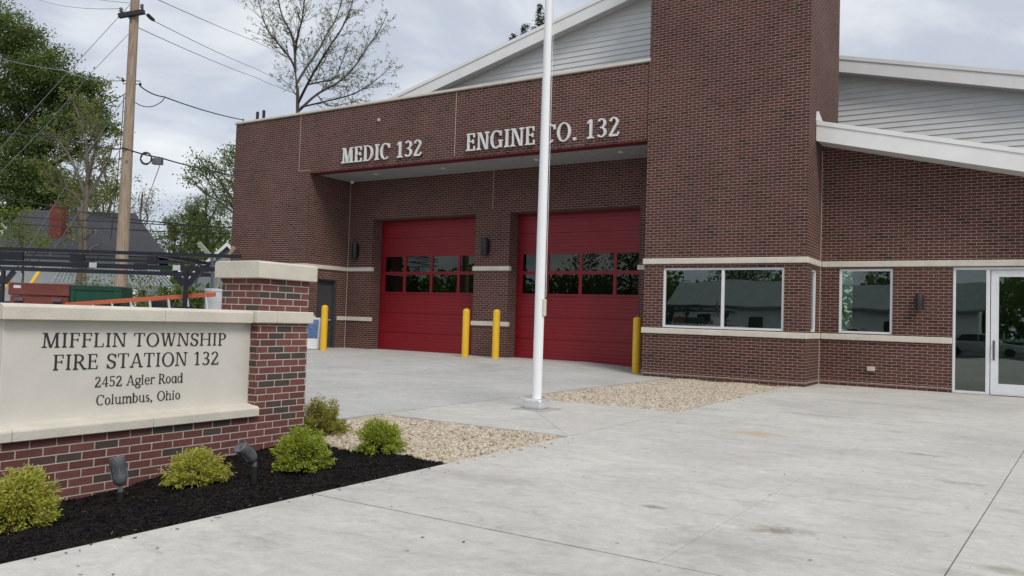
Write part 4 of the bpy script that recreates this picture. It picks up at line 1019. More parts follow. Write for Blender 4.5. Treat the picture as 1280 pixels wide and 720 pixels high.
class Wood:
    def __init__(s): s.V = []; s.F = []; s.n = 0
    def tube(s, pts, rr, sides=5):
        P = [Vector(p_) for p_ in pts]; n = len(P)
        for i, p_ in enumerate(P):
            t = (P[min(i + 1, n - 1)] - P[max(i - 1, 0)]).normalized()
            a = t.cross(Vector((0.31, 0.17, 0.94)) if abs(t.z) < 0.9 else Vector((1, 0, 0))).normalized(); b_ = t.cross(a)
            for k_ in range(sides):
                an = 2 * math.pi * k_ / sides; s.V.append(tuple(p_ + (a * math.cos(an) + b_ * math.sin(an)) * rr[i]))
        for i in range(n - 1):
            for k_ in range(sides):
                k2 = (k_ + 1) % sides
                s.F.append((s.n + i * sides + k_, s.n + i * sides + k2, s.n + (i + 1) * sides + k2, s.n + (i + 1) * sides + k_))
        s.n += n * sides
    def build(s, name, ma, parent):
        org = ORG[parent]
        me = bpy.data.meshes.new(name); me.from_pydata([tuple(Vector(v) - org) for v in s.V], [], s.F)
        me.polygons.foreach_set('use_smooth', [True] * len(me.polygons))
        return link(name, me, ma, parent)
def wob(a, b_, n, amt):
    a, b_ = Vector(a), Vector(b_); l = (b_ - a).length; pts = []
    for i in range(n + 1):
        f = i / n; p_ = a.lerp(b_, f)
        if 0 < i < n: p_ += Vector((random.gauss(0, 1), random.gauss(0, 1), random.gauss(0, .6))) * l * amt
        pts.append(p_)
    return pts
def crown_tree(base, clumps, top, tr, ma, bark, lab, lsize=0.10, spray=9, spread=0.22, group=None, name='broadleaf_tree', limbs=True, twigs=7):
    """clumps: (centre, (rx,ry,rz), number of leaf sprays). A limb runs from the trunk into every clump, twigs run to its sprays."""
    base = Vector(base); t = empty(name, base, lab, 'tree', group); wd = Wood(); top = Vector(top)
    tp = wob(base - Vector((0, 0, 0.3)), top, 6, 0.012); wd.tube(tp, [tr * (1 - 0.75 * i / 6) * (1.25 if i == 0 else 1) for i in range(7)], 9)
    P = []; D = []
    for (c, r3, n) in clumps:
        c = Vector(c)
        zf = min(0.95, max(0.25, (c.z - base.z) / max(0.1, (top.z - base.z)) * 0.72)); st = base.lerp(top, zf)
        if limbs:
            br = wob(st, c, 4, 0.05); wd.tube(br, [tr * 0.36, tr * 0.28, tr * 0.2, tr * 0.13, tr * 0.06], 5)
        d = rng.normal(size=(n, 3)); d /= np.linalg.norm(d, axis=1)[:, None]
        rad = rng.uniform(0.15, 1.0, n) ** 0.55
        ctr = np.array(c) + d * rad[:, None] * np.array(r3)
        for i in range(min(n, twigs)):
            e_ = Vector(ctr[i]); b0 = c.lerp(st, random.uniform(0.0, 0.5)) if limbs else c
            wd.tube(wob(b0, e_, 3, 0.06), [tr * 0.10, tr * 0.07, tr * 0.05, tr * 0.02], 4)
        for i in range(n):
            m_ = max(2, int(random.gauss(spray, spray * 0.35)))
            q = ctr[i] + rng.normal(size=(m_, 3)) * np.array([spread, spread, spread * 0.45])
            P.append(q); D.append(np.repeat(d[i][None], m_, 0))
    P = np.concatenate(P); D = np.concatenate(D)
    wd.build('trunk', bark, t)
    np_mesh('crown', leaf_quads(P, lsize, 0.55, D * 0.5, 0.8, 0.25), 4, ma, t, origin=tuple(base))
    return t
def cl(px_, py_, D_, rpx, n, jit=0.0, flat=0.8):
    """a clump given by where it sits, D_ metres away, with a real radius in all three directions"""
    D2 = D_ + random.uniform(-1, 1) * jit; c = at_depth(px_, py_, D2); r = rpx * D2 / F_PX
    return (c, (r, r, r * flat), n)
def twig_tree(base, h, ma, bark, lab, lean=(0, 0), tr=0.14, nl=4, lsize=0.07, depth=5, spreadang=32, first=0.35, group=None, name='bare_tree', keep=1.0, L0=None, dirs=None):
    base = Vector(base); t = empty(name, base, lab, 'tree', group); wd = Wood(); P = []
    def grow(p_, d, L_, r, k_):
        q = p_; pts = [p_]; dd = d.copy()
        for i in range(3):
            dd = (dd + Vector((random.gauss(0, .09), random.gauss(0, .09), random.gauss(0.04, .06)))).normalized(); q = q + dd * L_ / 3; pts.append(q)
        wd.tube(pts, [r, r * .88, r * .77, r * .66], 6 if k_ > 3 else 4)
        if k_ <= 2:
            for i in range(nl):
                if random.random() < keep:
                    b_ = pts[random.randint(1, 3)]; P.append(b_ + Vector((random.gauss(0, .10), random.gauss(0, .10), random.gauss(0, .10))))
        if k_ == 0: return
        nb = 3 if random.random() < 0.45 else 2
        for i in range(nb):
            ax = dd.cross(Vector((random.gauss(0, 1), random.gauss(0, 1), random.gauss(0, 1)))).normalized()
            an = R(random.uniform(0.5, 1.15) * spreadang) * (0.45 if i == 0 else 1.0)
            nd = (Matrix.Rotation(an, 3, ax) @ dd); nd.z += 0.10; nd.normalize()
            grow(pts[-1] if i < 2 else pts[2], nd, L_ * random.uniform(0.68, 0.86), r * (0.66 if i else .62), k_ - 1)
    th = h * first; top = base + Vector((lean[0] * th, lean[1] * th, th))
    wd.tube(wob(base - Vector((0, 0, .3)), top, 4, 0.01), [tr * 1.2, tr, tr * .95, tr * .9, tr * .85], 8)
    for dv, s_, hf in (dirs or [((0, 0, 1), 1, 1), ((.5, 0, 1), .9, .9), ((-.45, .2, 1), .9, .85), ((.1, -.5, 1), .85, .95)]):
        grow(base.lerp(top, hf), Vector(dv).normalized(), (L0 or h * 0.2) * s_, tr * .6 * s_, depth)
    wd.build('trunk', bark, t)
    P = np.array([tuple(x) for x in P]); P = np.repeat(P, 4, 0) + rng.normal(size=(len(P) * 4, 3)) * 0.045
    np_mesh('crown', leaf_quads(P, lsize, 0.55, None, 1.0, 0.2), 4, ma, t, origin=tuple(base))
    return t
def foot(px_, D_, z=G0):
    p_ = at_depth(px_, 390, D_); return Vector((p_.x, p_.y, z))
BT = 'trees behind the houses and the station'
# the big dark tree on the left
D_ = 45
cls = [cl(5, 40, D_, 38, 104, 1.5), cl(-40, 30, D_, 60, 165, 2), cl(35, 62, D_, 36, 112, 1.5), cl(62, 88, D_, 32, 104, 1.5), cl(20, 105, D_, 44, 135, 2), cl(78, 112, D_, 26, 82, 1), cl(-30, 120, D_, 60, 181, 2), cl(45, 135, D_, 34, 90, 1.5),
       cl(108, 108, D_, 20, 50, 1), cl(118, 135, D_, 18, 44, 1), cl(98, 150, D_, 24, 54, 1), cl(10, 165, D_, 36, 90, 1.5), cl(68, 165, D_, 26, 60, 1), cl(-50, 200, D_, 60, 165, 2), cl(20, 215, D_, 44, 157, 2), cl(60, 232, D_, 30, 104, 1), cl(-5, 252, D_, 44, 151, 2), cl(136, 160, D_, 12, 20, 1), cl(45, 262, D_, 26, 67, 1), cl(95, 185, D_, 20, 30, 1), cl(30, 170, D_, 34, 60, 1.5), cl(85, 140, D_, 24, 40, 1), cl(85, 245, D_, 24, 50, 1), cl(115, 240, D_, 22, 40, 1), cl(40, 195, D_, 34, 60, 1.5)]
crown_tree(foot(28, D_), cls, at_depth(22, 70, D_), 0.34, M['leaf_dark'], M['bark'], 'big dark green tree at the far left behind the house', lsize=0.15, spray=46, spread=0.34, group=BT, twigs=12)
def limb_tree(base, limbs, D_, ma, bark, lab, r0, lsize, twig_len, per=9, nl=3, group=None, name='bare_tree', depthj=0.6, keep=1.0, r_end=0.25):
    """main limbs as polylines of (x, y, extra distance) sight points, with side twigs growing off them in every direction"""
    t = empty(name, base, lab, 'tree', group); wd = Wood(); P = []
    for li, (pts, rs) in enumerate(limbs):
        q = []
        for i, (x, y, dd) in enumerate(pts): q.append(Vector(base) - UPV * .2 if y is None else at_depth(x, y, D_ + dd))
        sm = []
        for i in range(len(q) - 1):
            p0, p1, p2, p3 = q[max(i - 1, 0)], q[i], q[i + 1], q[min(i + 2, len(q) - 1)]
            for k_ in range(5):
                f = k_ / 5; sm.append(0.5 * ((2 * p1) + (p2 - p0) * f + (2 * p0 - 5 * p1 + 4 * p2 - p3) * f * f + (3 * p1 - p0 - 3 * p2 + p3) * f ** 3))
        sm.append(q[-1]); n = len(sm)
        wd.tube(sm, [r0 * rs * (1 - (1 - r_end) * i / (n - 1)) for i in range(n)], 7)
        if li == 0: continue
        for j in range(per * (len(pts) - 1)):
            i = random.randint(int(n * .18), n - 1); d0 = (sm[i] - sm[i - 1]).normalized()
            ax = d0.cross(Vector((random.gauss(0, 1), random.gauss(0, 1), random.gauss(0, 1)))).normalized()
            d = Matrix.Rotation(R(random.uniform(25, 60)), 3, ax) @ d0; d.z += .25; d.normalize()
            L_ = twig_len * random.uniform(.5, 1.25) * (1.1 - .5 * i / n); rr_ = r0 * rs * (1 - (1 - r_end) * i / n) * .38
            p_ = sm[i]; tp_ = wob(p_, p_ + d * L_, 4, .05); wd.tube(tp_, [rr_, rr_ * .8, rr_ * .6, rr_ * .45, rr_ * .25], 4)
            for k_ in range(4):
                b_ = tp_[random.randint(1, 4)]; d2 = (d + Vector((random.gauss(0, .6), random.gauss(0, .6), random.gauss(.1, .5)))).normalized(); e_ = b_ + d2 * L_ * random.uniform(.25, .55)
                wd.tube([b_, b_.lerp(e_, .5) + UPV * .03, e_], [rr_ * .4, rr_ * .3, rr_ * .15], 3)
                for z in range(nl):
                    if random.random() < keep: P.append(b_.lerp(e_, random.uniform(.35, 1.05)))
    wd.build('trunk', bark, t)
    P = np.array([tuple(x) for x in P]); P = np.repeat(P, 4, 0) + rng.normal(size=(len(P) * 4, 3)) * lsize * .45
    np_mesh('crown', leaf_quads(P, lsize, 0.6, None, 1.0, 0.2), 4, ma, t, origin=tuple(base)); return t
# thin brown-grey tree between it and the pole
limb_tree(foot(104, 30), [([(104, None, 0), (105, 320, 0), (108, 250, 0), (110, 200, 0)], 1.0), ([(108, 250, 0), (96, 215, .4), (80, 185, .8), (60, 165, 1.2)], .5), ([(109, 225, 0), (118, 190, -.4), (122, 160, -.6), (132, 118, -1)], .5), ([(109, 215, 0), (108, 180, .3), (100, 150, .6), (88, 118, .9)], .5),
    ([(107, 262, 0), (90, 240, -.5), (70, 232, -.9), (55, 212, -1.2)], .4), ([(108, 245, 0), (122, 225, .5), (136, 200, .9), (142, 175, 1.1)], .4), ([(107, 275, 0), (122, 258, -.4), (138, 240, -.7)], .35), ([(106, 280, 0), (94, 262, .5), (82, 255, .8)], .3)], 30, M['leaf_sparse'], M['pale_bark'],
    'thin greyish tree with bare twigs left of the utility pole', .15, .08, 1.0, per=7, nl=3, group=BT)
crown_tree(foot(132, 38), [cl(132, 215, 38, 26, 45, 1), cl(140, 250, 38, 26, 50, 1), cl(112, 240, 38, 24, 40, 1), cl(125, 275, 38, 30, 55, 1), cl(100, 262, 38, 22, 36, 1)], at_depth(130, 215, 38), 0.16, M['leaf_sparse'], M['pale_bark'], 'pale olive tree close behind the utility pole, in front of no other', lsize=0.11, spray=11, group=BT)
crown_tree(foot(28, 25), [cl(14, 275, 25, 20, 36), cl(36, 292, 25, 17, 28), cl(54, 302, 25, 12, 16), cl(8, 298, 25, 22, 36), cl(84, 300, 25, 9, 8), cl(30, 262, 25, 9, 9)], at_depth(28, 285, 25), 0.06, M['leaf_lime'], M['bark'], 'small yellow green tree in front of the house roof', lsize=0.09, spray=10, spread=0.16, name='young_tree')
# pruned trunk in front of the house
tp = empty('pruned_tree', foot(102, 24.5), 'pruned bare trunk with stubby limbs in front of the grey house', 'tree')
wd = Wood(); b_ = foot(102, 24.5); tpz = at_depth(103, 250, 24.5); wd.tube(wob(b_, tpz, 5, .01), [.12, .11, .10, .085, .07, .04], 9)
for (x0, y0, x1, y1) in ((102, 310, 88, 292), (103, 300, 116, 290), (102, 322, 126, 305), (103, 285, 96, 268), (104, 330, 122, 322), (88, 292, 84, 278)):
    wd.tube(wob(at_depth(x0, y0, 24.5), at_depth(x1, y1, 24.2), 3, .03), [.055, .05, .042, .032], 7)
wd.build('trunk', M['pale_bark'], tp)
np_mesh('crown', leaf_quads(np.concatenate([np.array(at_depth(x, y, 24.3)) + rng.normal(size=(n, 3)) * s_ for (x, y, n, s_) in ((90, 282, 60, .16), (95, 300, 30, .12), (112, 290, 26, .12), (100, 345, 40, .2))]), 0.09, .5), 4, M['leaf_lime'], tp, origin=tuple(b_))
# trees right of the pole and behind the left end of the station
crown_tree(foot(178, 48), [cl(178, 245, 48, 16, 22, 1), cl(186, 262, 48, 15, 24, 1), cl(170, 265, 48, 14, 20, 1), cl(180, 285, 48, 20, 36, 1), cl(192, 240, 48, 7, 6)], at_depth(178, 240, 48), 0.15, M['leaf_pale'], M['pale_bark'], 'pale feathery tree just right of the utility pole, far off', lsize=0.11, spray=9, group=BT, spread=0.3)
twig_tree(foot(232, 56), 9.5, M['leaf_pale'], M['pale_bark'], 'sparse pale tree with open twigs beside the left end of the station', tr=0.15, nl=4, depth=5, spreadang=30, first=0.4, group=BT, lsize=0.12, L0=1.5)
crown_tree(foot(258, 54), [cl(245, 265, 54, 24, 60, 1.5), cl(270, 258, 54, 24, 60, 1.5), cl(225, 282, 54, 22, 55, 1.5), cl(255, 295, 54, 28, 80, 1.5), cl(285, 285, 54, 22, 55, 1), cl(282, 240, 54, 18, 32, 1), cl(262, 238, 54, 14, 18, 1), cl(215, 305, 54, 22, 50, 1), cl(240, 318, 54, 24, 55, 1), cl(200, 300, 54, 18, 40, 1)], at_depth(258, 235, 54), 0.2, M['leaf_mid'], M['bark'], 'bushy mid green tree above the small grey house', lsize=0.115, spray=24, group=BT, spread=0.32)
crown_tree(foot(306, 36), [cl(282, 200, 36, 13, 26, 1), cl(268, 215, 36, 11, 20, 1), cl(250, 212, 36, 12, 22, 1), cl(238, 222, 36, 9, 14, 1), cl(288, 222, 36, 12, 22, 1), cl(275, 232, 36, 9, 12, 1), cl(292, 188, 36, 9, 12, 1), cl(310, 200, 36, 22, 45, 1), cl(246, 196, 36, 5, 5), cl(262, 202, 36, 7, 8), cl(290, 250, 36, 12, 20, 1)], at_depth(306, 190, 36), 0.2, M['leaf_mid'], M['bark'], 'fresh green tree reaching out from behind the left corner of the station', lsize=0.11, spray=18, group=BT, spread=0.24)
# the almost leafless tree above the parapet
random.seed(23)
b_ = foot(372, 46)
limb_tree(b_, [([(372, None, 0), (372, 140, 0), (371, 110, 0), (369, 88, 0)], 1.0), ([(369, 90, 0), (368, 60, .3), (362, 38, .6), (352, 18, .9), (346, -12, 1.2), (340, -40, 1.4)], .62), ([(369, 86, 0), (362, 72, -.5), (348, 55, -1), (336, 40, -1.5), (328, 20, -1.8), (322, -4, -2.2)], .5),
    ([(369, 66, .2), (372, 45, -.3), (378, 22, -.8), (381, -8, -1.2), (383, -40, -1.5)], .55), ([(371, 104, 0), (382, 86, .8), (396, 66, 1.6), (408, 44, 2.2), (422, 18, 2.8), (432, -20, 3.4)], .6), ([(373, 128, 0), (384, 106, -.8), (396, 84, -1.5), (412, 58, -2.2), (428, 34, -2.8), (440, 4, -3.2), (448, -30, -3.6)], .62),
    ([(374, 138, 0), (396, 118, 1), (424, 102, 2), (444, 82, 2.8), (460, 58, 3.4), (474, 38, 3.8), (482, 22, 4)], .6), ([(376, 134, 0), (410, 126, -1), (440, 118, -2), (462, 106, -2.6), (484, 88, -3)], .42), ([(384, 106, -.8), (402, 102, -1.2), (418, 98, -1.6), (428, 76, -2), (436, 52, -2.4)], .38), ([(371, 120, 0), (362, 108, .6), (352, 98, 1)], .25), ([(396, 118, 1), (410, 132, .4), (430, 130, .2), (452, 124, 0)], .3)],
    46, M['leaf_sparse'], M['bark'], 'tall sparse tree with few spring leaves above the parapet', .135, .09, 1.6, per=8, nl=2, group=BT, keep=.7)
# evergreen tips behind the roof
for (px_, py_, D_, h, lab) in ((676, 8, 52, 20, 'dark evergreen rising behind the left roof slope, the tallest of three'), (657, 33, 52, 14, 'dark evergreen tip left of the tallest one behind the roof slope'), (641, 45, 54, 12, 'tiny evergreen tip furthest left behind the roof slope')):
    top = at_depth(px_, py_, D_); base = Vector((top.x, top.y, G0)); t = empty('evergreen_tree', base, lab, 'tree', 'evergreens behind the roof')
    wd = Wood(); wd.tube(wob(base, top, 6, .004), [.3, .26, .2, .15, .1, .06, .015], 7); P = []; D2 = []
    z = 0.0; H_ = top.z - base.z
    while z < min(H_ * .55, 9):
        rad = 0.12 + z * 0.22
        for k_ in range(5 + int(z)):
            a = random.uniform(0, 6.283); ln_ = rad * random.uniform(.7, 1.1); st = Vector((top.x, top.y, top.z - z)); e_ = st + Vector((math.cos(a) * ln_, math.sin(a) * ln_, ln_ * random.uniform(-.15, .45)))
            wd.tube([st, e_], [.02, .008], 4)
            n = int(10 + 26 * ln_); f = rng.uniform(0.1, 1, n)[:, None]
            P.append(np.array(st) + (np.array(e_) - np.array(st)) * f + rng.normal(size=(n, 3)) * .07); D2.append(np.repeat((np.array(e_ - st) / max(ln_, .01))[None], n, 0))
        z += 0.22
    wd.build('trunk', M['bark'], t); np_mesh('crown', leaf_quads(np.concatenate(P), 0.17, .35, np.concatenate(D2), .5), 4, M['needle'], t, origin=tuple(base))
# hedge behind the truck
hb = foot(230, 20)
def hedge(px0, px1, py0, D_, ma, lab, n, ls, name='hedge_shrub'):
    c0, c1 = foot(px0, D_), foot(px1, D_); top = at_depth((px0 + px1) / 2, py0, D_).z; t = empty(name, c0.lerp(c1, .5), lab, 'shrub')
    f = rng.uniform(0, 1, n); h = rng.uniform(0, 1, n) ** .6
    prof = 1 - 0.35 * (2 * f - 1) ** 2 + 0.12 * np.sin(f * 23)
    P = np.stack([c0.x + (c1.x - c0.x) * f, c0.y + (c1.y - c0.y) * f, G0 + (top - G0) * h * prof], 1) + rng.normal(size=(n, 3)) * np.array([.3, .3, .05])
    wd = Wood()
    for i in range(14): wd.tube(wob(c0.lerp(c1, random.random()), Vector(P[i * 7]), 3, .05), [.03, .02, .015, .006], 4)
    wd.build('stem', M['bark'], t); np_mesh('foliage', leaf_quads(P, ls, .4, None, 1, -.4), 4, ma, t, origin=tuple(t.location))
hedge(205, 262, 362, 21, M['leaf_dark'], 'dark spiky hedge behind the truck bed, left of the white bin', 2600, .22)
hedge(145, 200, 348, 23, M['leaf_mid'], 'green weedy shrub at the foot of the utility pole', 1300, .12)
hedge(85, 150, 350, 24, M['leaf_dark'], 'dark scrubby shrub under the porch roof', 1200, .12)
# far wood closing the horizon
def far_wood(pts, ma, lab):
    P = []
    for (a0, a1, d0, d1, hh, n) in pts:
        a = rng.uniform(a0, a1, n); d = rng.uniform(d0, d1, n)
        hx = hh * (0.72 + 0.18 * np.sin(a * 31) + 0.14 * np.sin(a * 83 + 1) + 0.06 * np.sin(a * 211))
        z = rng.uniform(0, 1, n) ** .75 * hx
        P.append(np.stack([d * np.cos(a), d * np.sin(a), z], 1))
    o = np_mesh('distant_wood', leaf_quads(np.concatenate(P), .62, .7, None, 1, .1), 4, ma); tag(o, lab, 'wood', kind='stuff')
far_wood([(R(-178), R(-8), 54, 66, 7.5, 60000), (R(-8), R(40), 60, 90, 10, 9000)], M['leaf_mid'], 'unseen green wood beyond the street, added to darken the station window reflections')  # added out of view to keep bright low sky out of the window reflections
far_wood([(R(95), R(178), 80, 120, 11, 34000)], M['leaf_mid'], 'distant green wood along the horizon behind the houses')
# ------------------------------------------------------------------ utility pole and its lines
D_P = 22.0
ub = at_depth(151, 355, D_P); UX, UY = ub.x, ub.y
def upz(py_):
    """height on the pole seen at picture row py_"""
    lo, hi = -1.0, 16.0
    for _ in range(50):
        md = (lo + hi) / 2; v = Vector((UX, UY, md)) - EYEV; c = v.dot(LOOK); yy = 360 + (-(v.dot(CYV)) / c) * F_PX
        if yy > py_: lo = md
        else: hi = md
    return lo
up = empty('utility_pole', (UX, UY, G0), 'weathered wooden utility pole with a short dark crossarm', 'utility pole')
mb = MB(); pts = [(UX, UY, z) for z in (G0 - .1, 1, 3, 5, 7, upz(-60))]; mb.tube(pts, [.19, .175, .16, .142, .126, .11], 20); build('pole', mb, M['wood'], up, smooth=True)
za_ = upz(20); ca = Vector((UX, UY, za_)) - FWD * 0.16
cdir = (RIGHT * 0.98 + UPV * 0.20).normalized()
mb = MB(); mb.obox(ca, cdir * 0.36, FWD * 0.055, cdir.cross(FWD).normalized() * 0.065); arm = build('crossarm', mb, M['black'], up, bevel=.01)
for s_ in (-0.30, 0.28):
    mb = MB(); mb.lathe(ca + cdir * s_ + UPV * 0.06, [(.02, 0), (.02, .04), (.045, .05), (.05, .08), (.03, .10), (.05, .12), (.04, .16)], 14); build('insulator', mb, M['grey_cast'], arm)
mb = MB(); mb.tube([ca + cdir * -.1 - UPV * .06, Vector((UX, UY, za_ - .22)) - FWD * .12], .015, 6); build('brace', mb, M['grey_cast'], arm)
for py_ in (101, 105):
    mb = MB(); mb.tube([Vector((UX, UY, upz(py_))) - RIGHT * .22, Vector((UX, UY, upz(py_))) + RIGHT * .26], .012, 6); mb.lathe(Vector((UX, UY, upz(py_) - .04)) + RIGHT * (-.22 if py_ == 101 else .26), [(.02, 0), (.04, .02), (.025, .04), (.04, .06), (.02, .08)], 12); build('bracket', mb, M['black'], up)
mb = MB(); mb.tube([Vector((UX, UY, upz(120))) - RIGHT * .15 - FWD * .05, Vector((UX, UY, upz(180))) - RIGHT * .2, Vector((UX, UY, upz(240))) - RIGHT * .26, Vector((UX, UY, upz(300))) - RIGHT * .34], .012, 5); build('riser_wire', mb, M['cable'], up)
def line(name, pts, r, lab, sag=0.0, ma='wire', cat='cable', group=None, n=14):
    q = []
    for i in range(len(pts) - 1):
        a, b_ = Vector(pts[i]), Vector(pts[i + 1])
        for k_ in range(n if i == len(pts) - 2 else n):
            f = k_ / n; q.append(a.lerp(b_, f) - UPV * 4 * sag * f * (1 - f))
    q.append(Vector(pts[-1])); c = q[0]
    mb = MB(); mb.tube(q, r * (0.72 if ma == 'wire' else 0.85), 6); return tag(build(name, mb, M[ma], origin=tuple(c), smooth=True), lab, cat, group)
def pz(py_, off=0.0): return Vector((UX, UY, upz(py_))) + RIGHT * off
LW = 'power lines on the utility pole'
line('power_line', [ca + cdir * -.30 + UPV * .2, at_depth(40, -3, 30)], .010, 'thin power line leaving the crossarm towards the upper left', .15, group=LW)
line('power_line', [pz(4, -.1), at_depth(60, -14, 40)], .010, 'thin power line at the very top left of the pole', .1, group=LW)
line('power_line', [at_depth(150, -22, 22.5), at_depth(320, 52, 48), at_depth(400, 88, 62)], .018, 'highest power line to the right of the pole', .05, group=LW)
line('power_line', [ca + cdir * .34, at_depth(194, 27, 23.5), at_depth(320, 86, 42), at_depth(372, 108, 52)], .015, 'middle power line running right from the crossarm end', .06, group=LW)
line('power_line', [pz(34, .1), at_depth(320, 97, 42), at_depth(372, 117, 52)], .015, 'lowest of the three power lines right of the pole', .06, group=LW)
mb = MB(); a, b_ = ca + cdir * .36, at_depth(194, 27, 23.5)
mb.tube([a.lerp(b_, .25), a.lerp(b_, .9)], .012, 6)
for f in (.35, .5, .65, .8): mb.lathe(a.lerp(b_, f), [(.02, -.05), (.05, -.02), (.05, .02), (.02, .05)], 10, axis=(b_ - a))
tag(build('strain_insulator', mb, M['black'], origin=tuple(a)), 'dark string of strain insulators at the right end of the crossarm', 'insulator')
line('telephone_cable', [pz(101, -.22), at_depth(80, 88, 26), at_depth(-30, 62, 34)], .014, 'pale cable from the pole crossing the big tree', .12, 'line_white')
# guy wires with yellow guards
for (y0, x1, y1, xa, ya, xb_, yb_, lab) in ((3, 88, 87, 37, 143, -10, 198, 'long guy wire slanting down left from the pole top'), (40, 115, 90, 57, 158, -10, 226, 'guy wire slanting down left from below the crossarm')):
    line('guy_wire', [pz(y0, -.08), at_depth(x1, y1, 21.5), at_depth(xa, ya, 20.8), at_depth(xb_, yb_, 20)], .010, lab, 0, group='guy wires of the pole', cat='guy wire')
for (y0, xa, ya, xg, yg, xe, ye, lab) in ((118, 90, 220, 20, 335, 4, 362, 'guy wire ending in a yellow guard, nearest the left edge'), (178, 128, 220, 52, 335, 34, 362, 'guy wire ending in a yellow guard, between the pole and the other guard')):
    g_ = empty('guy_wire', at_depth(xe, ye, 19.5), lab, 'guy wire', 'guy wires of the pole')
    mb = MB(); mb.tube([pz(y0, -.08), at_depth(xa, ya, 21), at_depth(xg, yg, 19.8)], .009, 5); build('wire', mb, M['wire'], g_)
    mb = MB(); mb.tube([at_depth(xg, yg, 19.8), at_depth(xe, ye, 19.5)], .045, 10); build('guard', mb, M['yellow'], g_)
# service drop to the station corner and the communication bundle
hk = Vector((XL - .02, YP + .3, ZPAR + .24))
line('service_cable', [pz(107, .25), at_depth(205, 121, 22.6), hk], .020, 'black service cable drooping from the pole to the station roof corner', .06, 'cable')
line('service_cable', [pz(128, .15), at_depth(185, 133.5, 22.3), at_depth(199, 129, 22.4), at_depth(206, 121.5, 22.6)], .014, 'loose black cable loop hanging right of the pole', .03, 'cable')
line('communication_cable', [at_depth(-20, 163, 26), at_depth(75, 172, 23), at_depth(133, 185, 22.0), pz(187, .0) - FWD * .2, at_depth(200, 197, 22.6), at_depth(265, 213, 28), at_depth(330, 228, 36)], .024, 'thick black communication cable crossing the pole at mid height', .03, 'cable')
cc = at_depth(182, 198, 22.2)
mb = MB(); ring = []
for i in range(73): ring.append(cc + (RIGHT * math.cos(i * math.pi / 18) + UPV * math.sin(i * math.pi / 18)) * (.15 + .02 * math.sin(i * .22)) + FWD * .01 * math.sin(i))
mb.tube(ring, .018, 6); tag(build('cable_coil', mb, M['cable'], origin=tuple(cc), smooth=True), 'round coil of spare black cable hanging on the communication cable', 'cable coil')
mb = MB(); c2 = at_depth(197, 202, 22.4); mb.obox(c2, RIGHT * .13, FWD * .08, UPV * .085)
for q in (-.08, .0, .08): mb.obox(c2 + RIGHT * q + UPV * .1, RIGHT * .012, FWD * .03, UPV * .03)
tag(build('splice_box', mb, M['grey_cast'], origin=tuple(c2), bevel=.02, seg=2), 'grey splice box hanging beside the cable coil', 'splice box')
line('drop_wire', [at_depth(200, 206, 22.4), at_depth(180, 260, 34)], .012, 'thin drop wire falling left from the splice box', .02, 'cable')
for (pa, pb_, pc, lab) in (((-20, 240), (143, 272), (300, 285), 'upper cable passing low behind the pole'), ((-20, 267), (143, 277), (300, 284), 'middle cable passing low behind the pole'), ((-20, 276), (143, 286), (300, 292), 'lower cable passing low behind the pole')):
    line('communication_cable', [at_depth(*pa, 24), at_depth(*pb_, 23), at_depth(*pc, 30)], .022, lab, .03, 'cable', group='low cables behind the pole')
line('drop_wire', [pz(116, -.1), at_depth(128, 133, 22.5), at_depth(108, 142, 23), at_depth(60, 175, 27)], .014, 'black drop wire sagging left from the pole through the twigs', .02, 'cable')

# ------------------------------------------------------------------ houses behind
M['slate'] = paint('dark_grey_shingles', (0.05, 0.053, 0.064), 0.9, var=0.18, scale=5)
M['chimney_brick'] = brick('chimney_brick', [(0.0, (0.15, 0.035, 0.03)), (1.0, (0.18, 0.042, 0.036))], (0.18, 0.08, 0.065))
M['metal_roof'] = paint('weathered_metal_roof', (0.30, 0.33, 0.33), 0.5, metal=0.2, var=0.25, scale=3)
M['house_grey'] = paint('grey_house_siding', (0.30, 0.32, 0.34), 0.7, var=0.08)
M['house_blue'] = paint('blue_grey_siding', (0.33, 0.37, 0.43), 0.7, var=0.06)
M['dark_void'] = paint('dark_window', (0.02, 0.022, 0.025), 0.25)
hD = 34.0
def hp(x, y, D_=hD): return at_depth(x, y, D_)
h1 = empty('house', foot(120, hD), 'house with a dark grey shingled roof and a red brick chimney', 'house')
mb = MB(); e0, e1 = hp(-14, 318), hp(211, 318); r0, r1 = hp(28, 255, hD + 4), hp(168, 273, hD + 4); r1.z = r0.z = (r0.z + r1.z) / 2
e0.z = e1.z = (e0.z + e1.z) / 2
bk = FWD * 8.0; bk1 = Vector((e1.x, e1.y, 0)).normalized() * 8.3
mb.add([e0, e1, r1, r0, e0 + bk, e1 + bk1, r1, r0], [(0, 1, 2, 3), (5, 4, 7, 6), (1, 5, 6), (4, 0, 7)]); build('roof', mb, M['slate'], h1)
mb = MB(); i0, i1 = e0 + RIGHT * .4 + FWD * .4, e1 - RIGHT * .6 + FWD * .4
mb.add([(i0.x, i0.y, G0), (i1.x, i1.y, G0), *[(p_.x, p_.y, G0) for p_ in (i1 + bk1 * .85, i0 + FWD * 7.2)], (i0.x, i0.y, e0.z), (i1.x, i1.y, e0.z), *[(p_.x, p_.y, e0.z) for p_ in (i1 + bk1 * .85, i0 + FWD * 7.2)]], [(0, 1, 5, 4), (1, 2, 6, 5), (2, 3, 7, 6), (3, 0, 4, 7)])
build('wall', mb, M['house_grey'], h1)
cB = hp(73, 290, hD + 1.6); zt = hp(73, 259, hD + 1.6).z
mb = MB(); mb.obox((cB.x, cB.y, (cB.z + zt) / 2 - .2), RIGHT * .27, FWD * .27, UPV * ((zt - cB.z) / 2 + .2)); mb.obox((cB.x, cB.y, zt + .03), RIGHT * .3, FWD * .3, UPV * .05); build('chimney', mb, M['chimney_brick'], h1)
